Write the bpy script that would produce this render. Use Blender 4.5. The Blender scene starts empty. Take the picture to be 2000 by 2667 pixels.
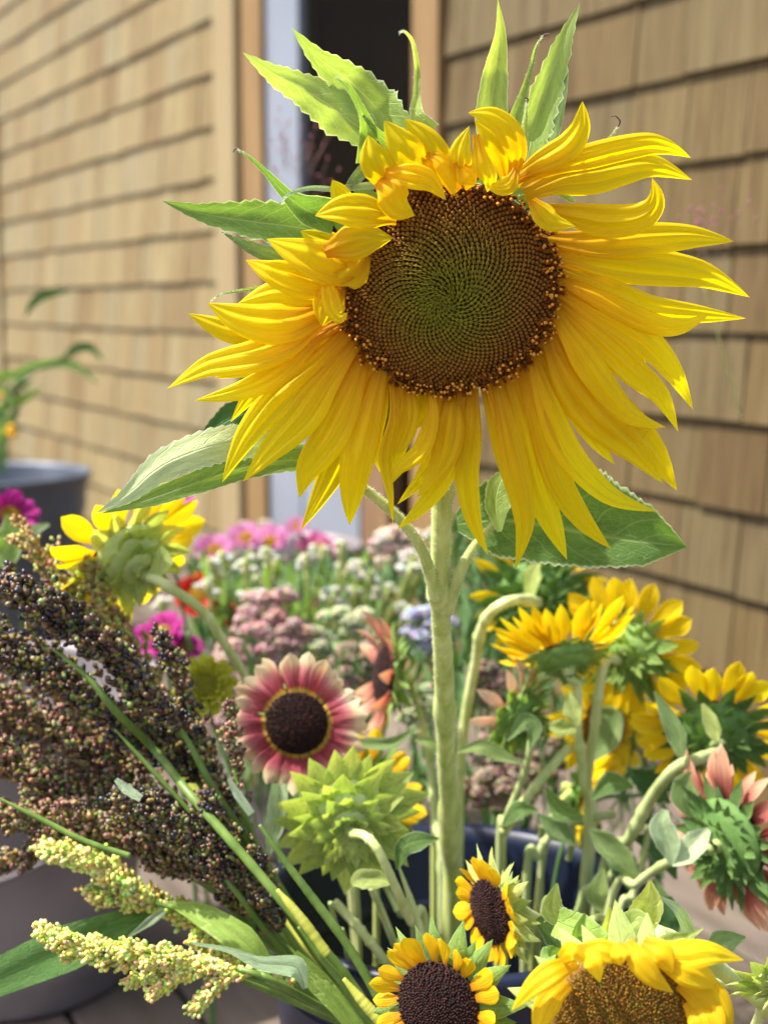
import bpy, math, random
import numpy as np
from mathutils import Vector, Matrix
R = math.radians
rnd = random.Random(7)
# ------------------------------------------------------------------ camera, sky, sun, exposure
F = 3850.0                      # focal length in pixels of a 2000 x 2667 frame
CH = 0.72                       # eye height above the deck
TH = math.atan(538.0 / F)       # looking slightly down
scene = bpy.context.scene
cd = bpy.data.cameras.new("camera"); cam = bpy.data.objects.new("camera", cd)
scene.collection.objects.link(cam); scene.camera = cam
cd.sensor_fit = 'VERTICAL'; cd.sensor_height = 36.0; cd.lens = 36.0 * F / 2667.0
cam.location = (0, 0, CH); cam.rotation_euler = (R(90) - TH, 0, 0)
cd.clip_start = 0.02; cd.clip_end = 800
cd.dof.use_dof = True; cd.dof.focus_distance = 0.715; cd.dof.aperture_fstop = 7.6
SUN = Vector((-0.50, -0.05, 0.85)).normalized()
w = bpy.data.worlds.new("World"); scene.world = w; w.use_nodes = True
nt = w.node_tree; bg = nt.nodes["Background"]
sky = nt.nodes.new("ShaderNodeTexSky"); sky.sky_type = 'NISHITA'; sky.sun_disc = False
sky.sun_elevation = math.asin(SUN.z); sky.sun_rotation = math.atan2(SUN.x, SUN.y)
sky.air_density = 0.75; sky.dust_density = 3.0; sky.ozone_density = 0.6
nt.links.new(sky.outputs[0], bg.inputs[0]); bg.inputs[1].default_value = 0.15
sl = bpy.data.lights.new("sun", 'SUN'); so = bpy.data.objects.new("sun", sl); scene.collection.objects.link(so)
sl.energy = 4.2; sl.angle = R(1.0); sl.color = (1.0, 0.965, 0.90)
so.rotation_euler = SUN.to_track_quat('Z', 'Y').to_euler()
vs = scene.view_settings; vs.view_transform = 'Standard'; vs.look = 'None'; vs.gamma = 1.0; vs.exposure = 1.3
vs.use_curve_mapping = False
scene.cycles.max_bounces = 8; scene.cycles.transmission_bounces = 6; scene.cycles.transparent_max_bounces = 8

ct, st = math.cos(TH), math.sin(TH)
def U(px, py, d):
    """point seen at pixel (px,py) of the 2000x2667 frame at depth d"""
    a = (px - 1000) / F; b = (1333.5 - py) / F
    return Vector((a * d, d * (ct + b * st), CH + d * (b * ct - st)))

# ------------------------------------------------------------------ materials
def mk(name):
    m = bpy.data.materials.new(name); m.use_nodes = True
    n = m.node_tree.nodes; l = m.node_tree.links
    p = n["Principled BSDF"]; out = n["Material Output"]
    return m, n, l, p, out
def N(n, t, **k):
    x = n.new(t)
    for a, b in k.items(): setattr(x, a, b)
    return x
def ramp(n, stops):
    r = n.new("ShaderNodeValToRGB"); e = r.color_ramp.elements
    while len(e) > 1: e.remove(e[-1])
    e[0].position = stops[0][0]; e[0].color = (*stops[0][1], 1)
    for p, c in stops[1:]:
        x = e.new(p); x.color = (*c, 1)
    return r
def mul(l, n, a, b, t='MULTIPLY', f=1.0):
    m = n.new("ShaderNodeMix"); m.data_type = 'RGBA'; m.blend_type = t; m.inputs[0].default_value = f
    l.new(a, m.inputs[6])
    if isinstance(b, tuple): m.inputs[7].default_value = (*b, 1)
    else: l.new(b, m.inputs[7])
    return m.outputs[2]
def thin(m, n, l, p, out, col, tcol_mul, tw, rough=0.5, spec=0.3):
    """leaf or petal: reflects and lets light through"""
    l.new(col, p.inputs["Base Color"]); p.inputs["Roughness"].default_value = rough
    p.inputs["Specular IOR Level"].default_value = spec
    t = n.new("ShaderNodeBsdfTranslucent"); l.new(mul(l, n, col, tcol_mul), t.inputs[0])
    mx = n.new("ShaderNodeMixShader"); mx.inputs[0].default_value = tw
    l.new(p.outputs[0], mx.inputs[1]); l.new(t.outputs[0], mx.inputs[2]); l.new(mx.outputs[0], out.inputs[0])
def petal_mat(name, stops, tm=(1, .85, .5), tw=.5, streak=.35, dark=(.8, .55, .3)):
    m, n, l, p, out = mk(name)
    uv = n.new("ShaderNodeUVMap"); sx = n.new("ShaderNodeSeparateXYZ"); l.new(uv.outputs[0], sx.inputs[0])
    r = ramp(n, stops)
    nz = N(n, "ShaderNodeTexNoise"); nz.inputs["Scale"].default_value = 1.0; nz.inputs["Detail"].default_value = 3
    mp = n.new("ShaderNodeMapping"); mp.inputs["Scale"].default_value = (17, 1.3, 1)
    oi = n.new("ShaderNodeObjectInfo"); cb = n.new("ShaderNodeCombineXYZ")
    mm = N(n, "ShaderNodeMath", operation='MULTIPLY'); mm.inputs[1].default_value = 37; l.new(oi.outputs["Random"], mm.inputs[0])
    l.new(mm.outputs[0], cb.inputs[0]); l.new(mm.outputs[0], cb.inputs[1])
    l.new(uv.outputs[0], mp.inputs[0]); l.new(cb.outputs[0], mp.inputs[1]); l.new(mp.outputs[0], nz.inputs["Vector"])
    # v moved a little by noise so that the colour bands are uneven
    ad = N(n, "ShaderNodeMath", operation='MULTIPLY_ADD'); ad.inputs[1].default_value = .25; l.new(nz.outputs[0], ad.inputs[0])
    sb = N(n, "ShaderNodeMath", operation='SUBTRACT'); l.new(sx.outputs[1], sb.inputs[0]); sb.inputs[1].default_value = .125
    l.new(sb.outputs[0], ad.inputs[2]); l.new(ad.outputs[0], r.inputs[0])
    st_ = ramp(n, [(.36, dark), (.6, (1, 1, 1))]); l.new(nz.outputs[0], st_.inputs[0])
    c = mul(l, n, r.outputs[0], st_.outputs[0], f=streak)
    rv = ramp(n, [(0, (.86, .8, .7)), (1, (1, 1, 1))]); l.new(oi.outputs["Random"], rv.inputs[0])
    c = mul(l, n, c, rv.outputs[0])
    thin(m, n, l, p, out, c, tm, tw, .55, .25)
    bp = n.new("ShaderNodeBump"); bp.inputs["Strength"].default_value = .5; bp.inputs["Distance"].default_value = .0014
    l.new(nz.outputs[0], bp.inputs["Height"]); l.new(bp.outputs[0], p.inputs["Normal"])
    return m
def leaf_mat(name, col, vein, tm=(.9, 1.0, .35), tw=.42, edge=None, k=8.0, back=None):
    m, n, l, p, out = mk(name)
    uv = n.new("ShaderNodeUVMap"); sx = n.new("ShaderNodeSeparateXYZ"); l.new(uv.outputs[0], sx.inputs[0])
    def M(op, a, b=None, c=None):
        x = N(n, "ShaderNodeMath", operation=op)
        for i, v in enumerate((a, b, c)):
            if v is None: continue
            if isinstance(v, (int, float)): x.inputs[i].default_value = v
            else: l.new(v, x.inputs[i])
        return x.outputs[0]
    au = M('ABSOLUTE', M('SUBTRACT', sx.outputs[0], .5))          # 0 midrib .5 edge
    nz = N(n, "ShaderNodeTexNoise"); nz.inputs["Scale"].default_value = 6; nz.inputs["Detail"].default_value = 4
    l.new(uv.outputs[0], nz.inputs["Vector"])
    ph = M('ADD', M('MULTIPLY', sx.outputs[1], k), M('MULTIPLY', au, -k * .45))
    ph = M('ADD', ph, M('MULTIPLY', nz.outputs[0], .5))
    side = M('ABSOLUTE', M('SUBTRACT', M('FRACT', ph), .5))
    s1 = M('SUBTRACT', 1.0, M('SMOOTH_MIN', M('MULTIPLY', side, 14.0), 1.0, .2))
    mid = M('SUBTRACT', 1.0, M('MINIMUM', M('MULTIPLY', au, 28.0), 1.0))
    v = M('MAXIMUM', M('MULTIPLY', s1, .75), mid)
    vo = N(n, "ShaderNodeTexVoronoi"); vo.feature = 'DISTANCE_TO_EDGE'; vo.inputs["Scale"].default_value = 22
    l.new(uv.outputs[0], vo.inputs["Vector"])
    vs_ = M('MULTIPLY', M('SUBTRACT', 1.0, M('MINIMUM', M('MULTIPLY', vo.outputs["Distance"], 9.0), 1.0)), .35)
    v = M('MAXIMUM', v, vs_)
    r = ramp(n, [(.25, tuple(c * .72 for c in col)), (.75, tuple(min(1, c * 1.25) for c in col))]); l.new(nz.outputs[0], r.inputs[0])
    mx = n.new("ShaderNodeMix"); mx.data_type = 'RGBA'; l.new(v, mx.inputs[0]); l.new(r.outputs[0], mx.inputs[6]); mx.inputs[7].default_value = (*vein, 1)
    oi = n.new('ShaderNodeObjectInfo'); rv = ramp(n, [(0, (.70, .74, .62)), (.5, (1, 1, 1)), (1, (1.15, 1.05, .85))]); l.new(oi.outputs['Random'], rv.inputs[0])
    c = mul(l, n, mx.outputs[2], rv.outputs[0])
    if edge:
        e = M('MULTIPLY', M('MAXIMUM', M('SUBTRACT', au, .455), 0.0), 20.0)
        m2 = n.new("ShaderNodeMix"); m2.data_type = 'RGBA'; l.new(e, m2.inputs[0]); l.new(c, m2.inputs[6]); m2.inputs[7].default_value = (*edge, 1)
        c = m2.outputs[2]
    thin(m, n, l, p, out, c, tm, tw, .6, .25)
    bp = n.new("ShaderNodeBump"); bp.inputs["Strength"].default_value = .6; bp.inputs["Distance"].default_value = .0012
    l.new(v, bp.inputs["Height"]); bp.invert = True; l.new(bp.outputs[0], p.inputs["Normal"])
    p.inputs["Sheen Weight"].default_value = .10; p.inputs["Sheen Roughness"].default_value = .4
    return m
def noise_mat(name, a, b, scale=(1, 1, 1), sc=5, rough=.7, spec=.3, metal=0, bump=0, sheen=0, rv=None, sss=None, detail=4, tw=0):
    m, n, l, p, out = mk(name)
    tc = n.new("ShaderNodeTexCoord"); mp = n.new("ShaderNodeMapping"); mp.inputs["Scale"].default_value = scale
    oi = n.new("ShaderNodeObjectInfo"); mm = N(n, "ShaderNodeVectorMath", operation='SCALE'); mm.inputs[0].default_value = (13, 29, 41)
    l.new(oi.outputs["Random"], mm.inputs["Scale"]); l.new(mm.outputs[0], mp.inputs[1])
    l.new(tc.outputs["Object"], mp.inputs[0])
    nz = n.new("ShaderNodeTexNoise"); nz.inputs["Scale"].default_value = sc; nz.inputs["Detail"].default_value = detail
    l.new(mp.outputs[0], nz.inputs["Vector"])
    r = ramp(n, [(.3, a), (.7, b)]); l.new(nz.outputs[0], r.inputs[0]); c = r.outputs[0]
    if rv:
        q = ramp(n, [(0, rv[0]), (.5, rv[1]), (1, rv[2])]); l.new(oi.outputs["Random"], q.inputs[0]); c = mul(l, n, c, q.outputs[0])
    l.new(c, p.inputs["Base Color"]); p.inputs["Roughness"].default_value = rough
    p.inputs["Specular IOR Level"].default_value = spec; p.inputs["Metallic"].default_value = metal
    if sheen: p.inputs["Sheen Weight"].default_value = sheen
    if bump:
        bp = n.new("ShaderNodeBump"); bp.inputs["Strength"].default_value = .6; bp.inputs["Distance"].default_value = bump
        l.new(nz.outputs[0], bp.inputs["Height"]); l.new(bp.outputs[0], p.inputs["Normal"])
    if tw:
        t = n.new("ShaderNodeBsdfTranslucent"); l.new(c, t.inputs[0])
        mx = n.new("ShaderNodeMixShader"); mx.inputs[0].default_value = tw
        l.new(p.outputs[0], mx.inputs[1]); l.new(t.outputs[0], mx.inputs[2]); l.new(mx.outputs[0], out.inputs[0])
    return m
def attr_mat(name, rough=.5, spec=.4, tw=.15):
    m, n, l, p, out = mk(name)
    a = n.new("ShaderNodeAttribute"); a.attribute_name = "Col"
    thin(m, n, l, p, out, a.outputs["Color"], (1, 1, .8), tw, rough, spec)
    return m
def shingle_mat(name, light, mid, dark):
    m, n, l, p, out = mk(name)
    tc = n.new("ShaderNodeTexCoord"); oi = n.new("ShaderNodeObjectInfo")
    sc = N(n, "ShaderNodeVectorMath", operation='SCALE'); sc.inputs[0].default_value = (17, 5, 31); l.new(oi.outputs["Random"], sc.inputs["Scale"])
    mp = n.new("ShaderNodeMapping"); mp.inputs["Scale"].default_value = (26, 26, 1.6); l.new(tc.outputs["Object"], mp.inputs[0]); l.new(sc.outputs[0], mp.inputs[1])
    nz = n.new("ShaderNodeTexNoise"); nz.inputs["Scale"].default_value = 1.2; nz.inputs["Detail"].default_value = 5; nz.inputs["Distortion"].default_value = .5
    l.new(mp.outputs[0], nz.inputs["Vector"])
    r = ramp(n, [(.28, dark), (.45, mid), (.7, light)]); l.new(nz.outputs[0], r.inputs[0])
    q = ramp(n, [(0, (.72, .62, .54)), (.15, (.90, .83, .74)), (.4, (1, .96, .9)), (.65, (.90, .93, .98)), (.9, (1.08, 1.06, 1.0)), (1, (.80, .76, .72))]); l.new(oi.outputs["Random"], q.inputs[0])
    c = mul(l, n, r.outputs[0], q.outputs[0])
    # broad blotches and knots
    mp2 = n.new("ShaderNodeMapping"); mp2.inputs["Scale"].default_value = (13, 13, 7); l.new(tc.outputs["Object"], mp2.inputs[0]); l.new(sc.outputs[0], mp2.inputs[1])
    n2 = n.new("ShaderNodeTexNoise"); n2.inputs["Scale"].default_value = 1; n2.inputs["Detail"].default_value = 2; l.new(mp2.outputs[0], n2.inputs["Vector"])
    r2 = ramp(n, [(.3, (.55, .46, .38)), (.45, (.95, .9, .85)), (.6, (1, 1, 1))]); l.new(n2.outputs[0], r2.inputs[0])
    c = mul(l, n, c, r2.outputs[0], f=.75)
    vo = n.new("ShaderNodeTexVoronoi"); vo.inputs["Scale"].default_value = 1; vo.inputs["Randomness"].default_value = 1
    mp3 = n.new("ShaderNodeMapping"); mp3.inputs["Scale"].default_value = (9, 9, 5); l.new(tc.outputs["Object"], mp3.inputs[0]); l.new(sc.outputs[0], mp3.inputs[1]); l.new(mp3.outputs[0], vo.inputs["Vector"])
    r3 = ramp(n, [(.05, (.35, .22, .13)), (.13, (1, 1, 1))]); l.new(vo.outputs["Distance"], r3.inputs[0])
    c = mul(l, n, c, r3.outputs[0], f=.8)
    l.new(c, p.inputs["Base Color"]); p.inputs["Roughness"].default_value = .75; p.inputs["Specular IOR Level"].default_value = .2
    bp = n.new("ShaderNodeBump"); bp.inputs["Strength"].default_value = .5; bp.inputs["Distance"].default_value = .002
    l.new(nz.outputs[0], bp.inputs["Height"]); l.new(bp.outputs[0], p.inputs["Normal"])
    return m

MT = {}
MT['petal'] = petal_mat('petal_yellow', [(0, (.74, .36, .003)), (.12, (.84, .48, .003)), (.30, (.92, .66, .004)), (.55, (.95, .76, .006)), (1, (.96, .82, .012))], tm=(1.0, 1.0, .4), tw=.6, streak=.5, dark=(.94, .80, .4))  # natural orange base, deepened in colour to suggest shade near the disc
MT['petal2'] = petal_mat('petal_yellow_soft', [(0, (.80, .44, .004)), (.3, (.92, .65, .006)), (1, (.95, .77, .02))], tm=(1, 1, .4), tw=.5)
MT['petal_gold'] = petal_mat('petal_gold', [(0, (.60, .20, .004)), (.35, (.88, .50, .004)), (1, (.92, .68, .008))], tm=(1, .9, .3), tw=.42)
MT['petal_rose'] = petal_mat('petal_rose', [(0, (.75, .52, .06)), (.1, (.70, .42, .06)), (.17, (.38, .05, .07)), (.42, (.56, .12, .16)), (.60, (.70, .30, .28)), (.74, (.85, .66, .42)), (1, (.90, .78, .54))], tm=(1, .85, .75), tw=.35, streak=.35, dark=(.7, .6, .6))
MT['petal_rust'] = petal_mat('petal_rust', [(0, (.34, .07, .07)), (.4, (.54, .20, .17)), (.65, (.70, .42, .30)), (1, (.76, .58, .40))], tm=(1, .7, .5), tw=.4, streak=.7)
MT['petal_blush'] = petal_mat('petal_blush', [(0, (.55, .25, .15)), (.5, (.75, .50, .38)), (1, (.85, .70, .52))], tm=(1, .9, .8), tw=.35, streak=.7)
MT['petal_pink'] = petal_mat('petal_pink', [(0, (.70, .30, .32)), (.4, (.62, .16, .36)), (1, (.58, .14, .42))], tm=(1, .7, .9), tw=.4)
MT['petal_magenta'] = petal_mat('petal_magenta', [(0, (.30, .02, .12)), (1, (.45, .02, .30))], tm=(1, .6, .9), tw=.35)
MT['petal_lilac'] = petal_mat('petal_lilac', [(0, (.55, .15, .35)), (1, (.52, .22, .46))], tm=(1, .8, 1), tw=.35)
MT['petal_red'] = petal_mat('petal_red', [(0, (.35, .01, .01)), (1, (.62, .03, .02))], tm=(1, .6, .5), tw=.35)
MT['petal_lime'] = petal_mat('petal_lime', [(0, (.55, .50, .06)), (1, (.60, .68, .06))], tm=(.9, 1, .4), tw=.3)
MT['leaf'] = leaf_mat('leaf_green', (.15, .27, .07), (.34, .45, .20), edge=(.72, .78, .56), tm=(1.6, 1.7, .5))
MT['leaf_lit'] = leaf_mat('leaf_backlit_lime', (.34, .48, .12), (.52, .62, .26), edge=(.80, .86, .66), tm=(1.3, 1.25, .5), tw=.5)  # lighter copy of the green leaf, backlighting put into its colour
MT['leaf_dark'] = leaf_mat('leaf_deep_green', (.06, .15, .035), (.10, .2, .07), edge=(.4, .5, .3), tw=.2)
MT['leaf_pale'] = leaf_mat('leaf_pale', (.50, .62, .36), (.62, .72, .44), edge=(.75, .80, .62), tw=.25, tm=(.8, 1, .4))
MT['leaf_grey'] = leaf_mat('leaf_grey_green', (.24, .35, .11), (.26, .36, .2), edge=(.5, .58, .42), tw=.3)
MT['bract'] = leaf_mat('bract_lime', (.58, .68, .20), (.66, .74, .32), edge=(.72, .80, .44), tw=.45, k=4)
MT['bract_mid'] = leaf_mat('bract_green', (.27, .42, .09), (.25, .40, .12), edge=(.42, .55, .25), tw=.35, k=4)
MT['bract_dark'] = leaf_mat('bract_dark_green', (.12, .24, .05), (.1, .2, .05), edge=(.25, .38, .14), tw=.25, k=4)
MT['blade'] = leaf_mat('grass_blade', (.09, .20, .05), (.14, .28, .07), edge=None, tw=.3, k=1)
MT['blade_lime'] = leaf_mat('grass_blade_lime', (.28, .42, .07), (.4, .52, .14), edge=None, tw=.45, k=1)
MT['blade_pale'] = leaf_mat('grass_blade_pale', (.40, .52, .32), (.5, .6, .4), edge=None, tw=.3, k=1)
MT['stem'] = noise_mat('stem_green', (.34, .41, .07), (.64, .68, .24), scale=(60, 60, 8), sc=2, rough=.65, sheen=.08, bump=.0006, tw=.18)
MT['stem_pale'] = noise_mat('stem_pale_green', (.46, .53, .15), (.72, .75, .36), scale=(60, 60, 8), sc=2, rough=.65, sheen=.08, bump=.0006, tw=.2)
MT['stem_grey'] = noise_mat('stem_grey_green', (.30, .38, .11), (.50, .56, .24), scale=(40, 40, 8), sc=2, rough=.7, sheen=.08, tw=.15)
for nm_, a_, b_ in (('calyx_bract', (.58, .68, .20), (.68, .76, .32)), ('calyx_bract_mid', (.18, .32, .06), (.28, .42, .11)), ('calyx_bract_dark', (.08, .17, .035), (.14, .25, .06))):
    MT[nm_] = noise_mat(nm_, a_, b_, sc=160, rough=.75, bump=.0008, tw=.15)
MT['stem_dark'] = noise_mat('stem_dark_green', (.06, .13, .03), (.12, .22, .06), sc=30, rough=.7, tw=.15)
MT['stem_cane'] = noise_mat('cane_green', (.09, .16, .025), (.17, .26, .05), scale=(60, 60, 6), sc=2, rough=.4, tw=.1)
MT['stem_yellow'] = noise_mat('cane_yellow', (.42, .44, .05), (.58, .58, .10), scale=(60, 60, 6), sc=2, rough=.4, tw=.1)
MT['awn'] = noise_mat('bract_tip_lime', (.45, .55, .08), (.60, .66, .14), sc=40, rough=.6, tw=.3)
MT['hair'] = noise_mat('pale_hair', (.75, .80, .60), (.85, .88, .72), sc=3, rough=.6, tw=.5)
MT['dry'] = noise_mat('dry_tip', (.08, .04, .03), (.2, .12, .08), sc=200, rough=.8)
MT['col'] = attr_mat('floret_colour', .6, .25, .12)
MT['grain'] = attr_mat('grain_colour', .28, .5, .06)
MT['soft'] = attr_mat('blossom_colour', .7, .2, .3)
MT['disc_brown'] = noise_mat('disc_brown', (.05, .02, .004), (.09, .036, .005), sc=300, rough=.9)
MT['disc_dark'] = noise_mat('disc_dark', (.012, .005, .004), (.035, .012, .008), sc=300, rough=.9)
MT['disc_olive'] = noise_mat('disc_olive', (.14, .08, .01), (.22, .13, .015), sc=300, rough=.9)
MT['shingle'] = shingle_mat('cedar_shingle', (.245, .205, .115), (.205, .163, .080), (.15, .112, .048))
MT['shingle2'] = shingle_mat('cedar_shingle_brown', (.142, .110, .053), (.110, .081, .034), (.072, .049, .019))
MT['board'] = noise_mat('cedar_board', (.165, .10, .04), (.225, .142, .06), scale=(14, 14, 1.2), sc=3, rough=.75, spec=.2, bump=.001)
MT['board_light'] = noise_mat('cedar_board_light', (.22, .165, .082), (.27, .21, .11), scale=(14, 14, 1.2), sc=3, rough=.75, spec=.2, bump=.001)
MT['board_dark'] = noise_mat('cedar_board_dark', (.12, .07, .035), (.20, .12, .06), scale=(14, 14, 1.2), sc=3, rough=.8, spec=.2)  # darker brown wood for post, threshold and room floor
MT['sheath'] = noise_mat('wall_underlay', (.05, .035, .02), (.08, .055, .03), sc=8, rough=.9)
MT['white'] = noise_mat('grey_white_paint', (.16, .18, .21), (.20, .215, .25), sc=3, rough=.5)
MT['room'] = noise_mat('room_painted_reflection', (.10, .07, .03), (.50, .38, .16), sc=1.6, rough=.9)  # brown mottling painted to imitate reflections in the door glass
MT['plank'] = noise_mat('weathered_plank', (.085, .067, .05), (.155, .125, .098), scale=(2, 14, 14), sc=2, rough=.8, spec=.2, bump=.0015, rv=((.75, .72, .7), (1, 1, 1), (.9, .85, .85)))
MT['ground'] = noise_mat('gravel_ground', (.16, .14, .12), (.30, .27, .23), sc=6, rough=.95, bump=.01)
MT['navy'] = noise_mat('navy_plastic', (.004, .007, .022), (.006, .011, .032), sc=12, rough=.42, spec=.4)
MT['zinc'] = noise_mat('galvanised_zinc', (.15, .13, .13), (.23, .20, .195), sc=9, rough=.5, metal=.3, spec=.5)
MT['zinc_dark'] = noise_mat('old_zinc', (.06, .07, .09), (.12, .135, .16), sc=9, rough=.5, metal=.4, spec=.5)
def glass_mat():
    m, n, l, p, out = mk('window_glass')
    t = n.new("ShaderNodeBsdfTransparent"); t.inputs[0].default_value = (.70, .66, .56, 1)
    g = n.new("ShaderNodeBsdfGlossy"); g.inputs["Roughness"].default_value = .03
    fr = n.new("ShaderNodeFresnel"); fr.inputs[0].default_value = 1.12
    mx = n.new("ShaderNodeMixShader"); mx.inputs[0].default_value = .006; l.new(t.outputs[0], mx.inputs[1]); l.new(g.outputs[0], mx.inputs[2]); l.new(mx.outputs[0], out.inputs[0])
    return m
MT['glass'] = glass_mat()

# ------------------------------------------------------------------ mesh helpers
COL = scene.collection
def mesh(name, V, Fc, uv=None, col=None, smooth=True):
    me = bpy.data.meshes.new(name)
    if isinstance(V, np.ndarray) and isinstance(Fc, np.ndarray):
        nf, k = Fc.shape
        me.vertices.add(len(V)); me.vertices.foreach_set("co", V.astype(np.float32).ravel())
        me.loops.add(nf * k); me.loops.foreach_set("vertex_index", Fc.astype(np.int32).ravel())
        me.polygons.add(nf); me.polygons.foreach_set("loop_start", np.arange(0, nf * k, k, dtype=np.int32))
        me.polygons.foreach_set("loop_total", np.full(nf, k, dtype=np.int32))
        me.update(calc_edges=True)
    else:
        me.from_pydata([tuple(v) for v in V], [], Fc)
    if uv is not None:
        L = me.uv_layers.new(name="UVMap"); li = np.zeros(len(me.loops), np.int32); me.loops.foreach_get("vertex_index", li)
        L.data.foreach_set("uv", np.array(uv, np.float32)[li].ravel())
    if col is not None:
        a = me.color_attributes.new("Col", 'FLOAT_COLOR', 'POINT')
        c = np.ones((len(V), 4), np.float32); c[:, :3] = col; a.data.foreach_set("color", c.ravel())
    if smooth: me.polygons.foreach_set("use_smooth", np.ones(len(me.polygons), bool))
    return me
def thing(name, label, cat, loc, group=None):
    o = bpy.data.objects.new(name, None); COL.objects.link(o); o.empty_display_size = .02
    o.location = loc; o['label'] = label; o['category'] = cat
    if group: o['group'] = group
    return o
def part(name, me, mat, parent, M=None, label=None, kind=None, lvl=None):
    """me is in world coordinates (M None) or placed by the world matrix M; parents are unrotated empties or parts of them"""
    o = bpy.data.objects.new(name, me); COL.objects.link(o)
    if mat is not None and (not me.materials): me.materials.append(mat)
    base = Matrix.Translation(-Vector(parent.location if parent.type == 'EMPTY' else parent.parent.location)) if parent is not None else Matrix()
    mw = base @ (M if M is not None else Matrix())
    o.parent = parent
    if parent is not None and parent.type != 'EMPTY':
        mw = parent.matrix_basis.inverted() @ mw
    o.matrix_basis = mw
    if label: o['label'] = label
    if kind: o['kind'] = kind
    return o
def catmull(P, n):
    P = [np.array(p, float) for p in P]
    if len(P) == 2: return [P[0] * (1 - t) + P[1] * t for t in np.linspace(0, 1, n)]
    Q = [2 * P[0] - P[1]] + P + [2 * P[-1] - P[-2]]; m = len(P) - 1; out = []
    for t in np.linspace(0, m, n):
        i = min(int(t), m - 1); u = t - i; a, b, c, d = Q[i:i + 4]
        out.append(.5 * ((2 * b) + (c - a) * u + (2 * a - 5 * b + 4 * c - d) * u * u + (3 * b - a - 3 * c + d) * u ** 3))
    return out
def tube_mesh(name, P, rad, n=None, seg=10, knobs=0, seed=0):
    n = n or max(8, 5 * len(P)); C = catmull(P, n); rr = np.interp(np.linspace(0, 1, n), np.linspace(0, 1, len(rad)), rad)
    rg = random.Random(seed + 3); V = []; Fc = []
    kn = [rg.uniform(.05, .95) for _ in range(knobs)]
    prev = None
    for i in range(n):
        t = C[min(i + 1, n - 1)] - C[max(i - 1, 0)]; t = t / (np.linalg.norm(t) + 1e-9)
        if prev is None: a = np.cross(t, [0, 0, 1.0]) if abs(t[2]) < .9 else np.cross(t, [1.0, 0, 0])
        else: a = prev - t * np.dot(prev, t)
        a /= np.linalg.norm(a) + 1e-9; prev = a; b = np.cross(t, a)
        r = rr[i] * (1 + .05 * rg.uniform(-1, 1))
        for k in kn: r *= 1 + .28 * math.exp(-((i / (n - 1) - k) / .012) ** 2)
        for j in range(seg):
            th = 2 * math.pi * j / seg; V.append(C[i] + r * (math.cos(th) * a + math.sin(th) * b) * (1 + .05 * math.sin(3 * th + 1)))
    for i in range(n - 1):
        for j in range(seg):
            Fc.append((i * seg + j, i * seg + (j + 1) % seg, (i + 1) * seg + (j + 1) % seg, (i + 1) * seg + j))
    Fc.append(tuple(range(seg))[::-1]); Fc.append(tuple((n - 1) * seg + j for j in range(seg)))
    return mesh(name, V, Fc)
ICO = None
def ico():
    global ICO
    if ICO is None:
        import bmesh
        bm = bmesh.new(); bmesh.ops.create_icosphere(bm, subdivisions=1, radius=1.0)
        a1 = (np.array([v.co[:] for v in bm.verts]), np.array([[v.index for v in f.verts] for f in bm.faces])); bm.free()
        bm = bmesh.new(); bmesh.ops.create_icosphere(bm, subdivisions=2, radius=1.0)
        a2 = (np.array([v.co[:] for v in bm.verts]), np.array([[v.index for v in f.verts] for f in bm.faces])); bm.free()
        ICO = (a1, a2)
    return ICO
def blobs(name, P, rad, col, axis=None, stretch=1.0, hi=False):
    """many small rounded grains in one mesh"""
    v, f = ico()[1 if hi else 0]; P = np.array(P, float); n = len(P)
    rad = np.broadcast_to(np.array(rad, float), (n,)); col = np.broadcast_to(np.array(col, float), (n, 3))
    rg = np.random.RandomState(5 + n)
    A = rg.normal(size=(n, 3)) if axis is None else np.array(axis, float) + 1e-6
    A /= np.linalg.norm(A, axis=1, keepdims=True)
    B = np.cross(A, rg.normal(size=(n, 3))); B /= np.linalg.norm(B, axis=1, keepdims=True); C_ = np.cross(A, B)
    loc = (v[None, :, 2:3] * stretch) * A[:, None, :] + v[None, :, 0:1] * B[:, None, :] + v[None, :, 1:2] * C_[:, None, :]
    V = (P[:, None, :] + loc * rad[:, None, None]).reshape(-1, 3)
    Fc = (f[None] + (np.arange(n) * len(v))[:, None, None]).reshape(-1, 3)
    return mesh(name, V, Fc, col=np.repeat(col, len(v), axis=0))
def box_mesh(name, x0, x1, y0, y1, z0, z1, bev=0.0):
    if bev <= 0:
        V = [(x, y, z) for z in (z0, z1) for y in (y0, y1) for x in (x0, x1)]
        return mesh(name, V, [(0, 2, 3, 1), (4, 5, 7, 6), (0, 1, 5, 4), (2, 6, 7, 3), (0, 4, 6, 2), (1, 3, 7, 5)], smooth=False)
    import bmesh
    bm = bmesh.new(); bmesh.ops.create_cube(bm, size=1)
    for v in bm.verts: v.co = ((x0 + x1) / 2 + v.co.x * (x1 - x0), (y0 + y1) / 2 + v.co.y * (y1 - y0), (z0 + z1) / 2 + v.co.z * (z1 - z0))
    bmesh.ops.bevel(bm, geom=bm.edges[:], offset=bev, segments=1, affect='EDGES')
    me = bpy.data.meshes.new(name); bm.to_mesh(me); bm.free(); return me
def lathe_mesh(name, prof, seg=64, flute=0):
    V = []; Fc = []; n = len(prof)
    for j in range(seg):
        th = 2 * math.pi * j / seg
        for r, z in prof: V.append((r * math.cos(th), r * math.sin(th), z))
    for j in range(seg):
        for i in range(n - 1):
            a = j * n + i; b = ((j + 1) % seg) * n + i; Fc.append((a, b, b + 1, a + 1))
    return mesh(name, V, Fc)

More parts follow.
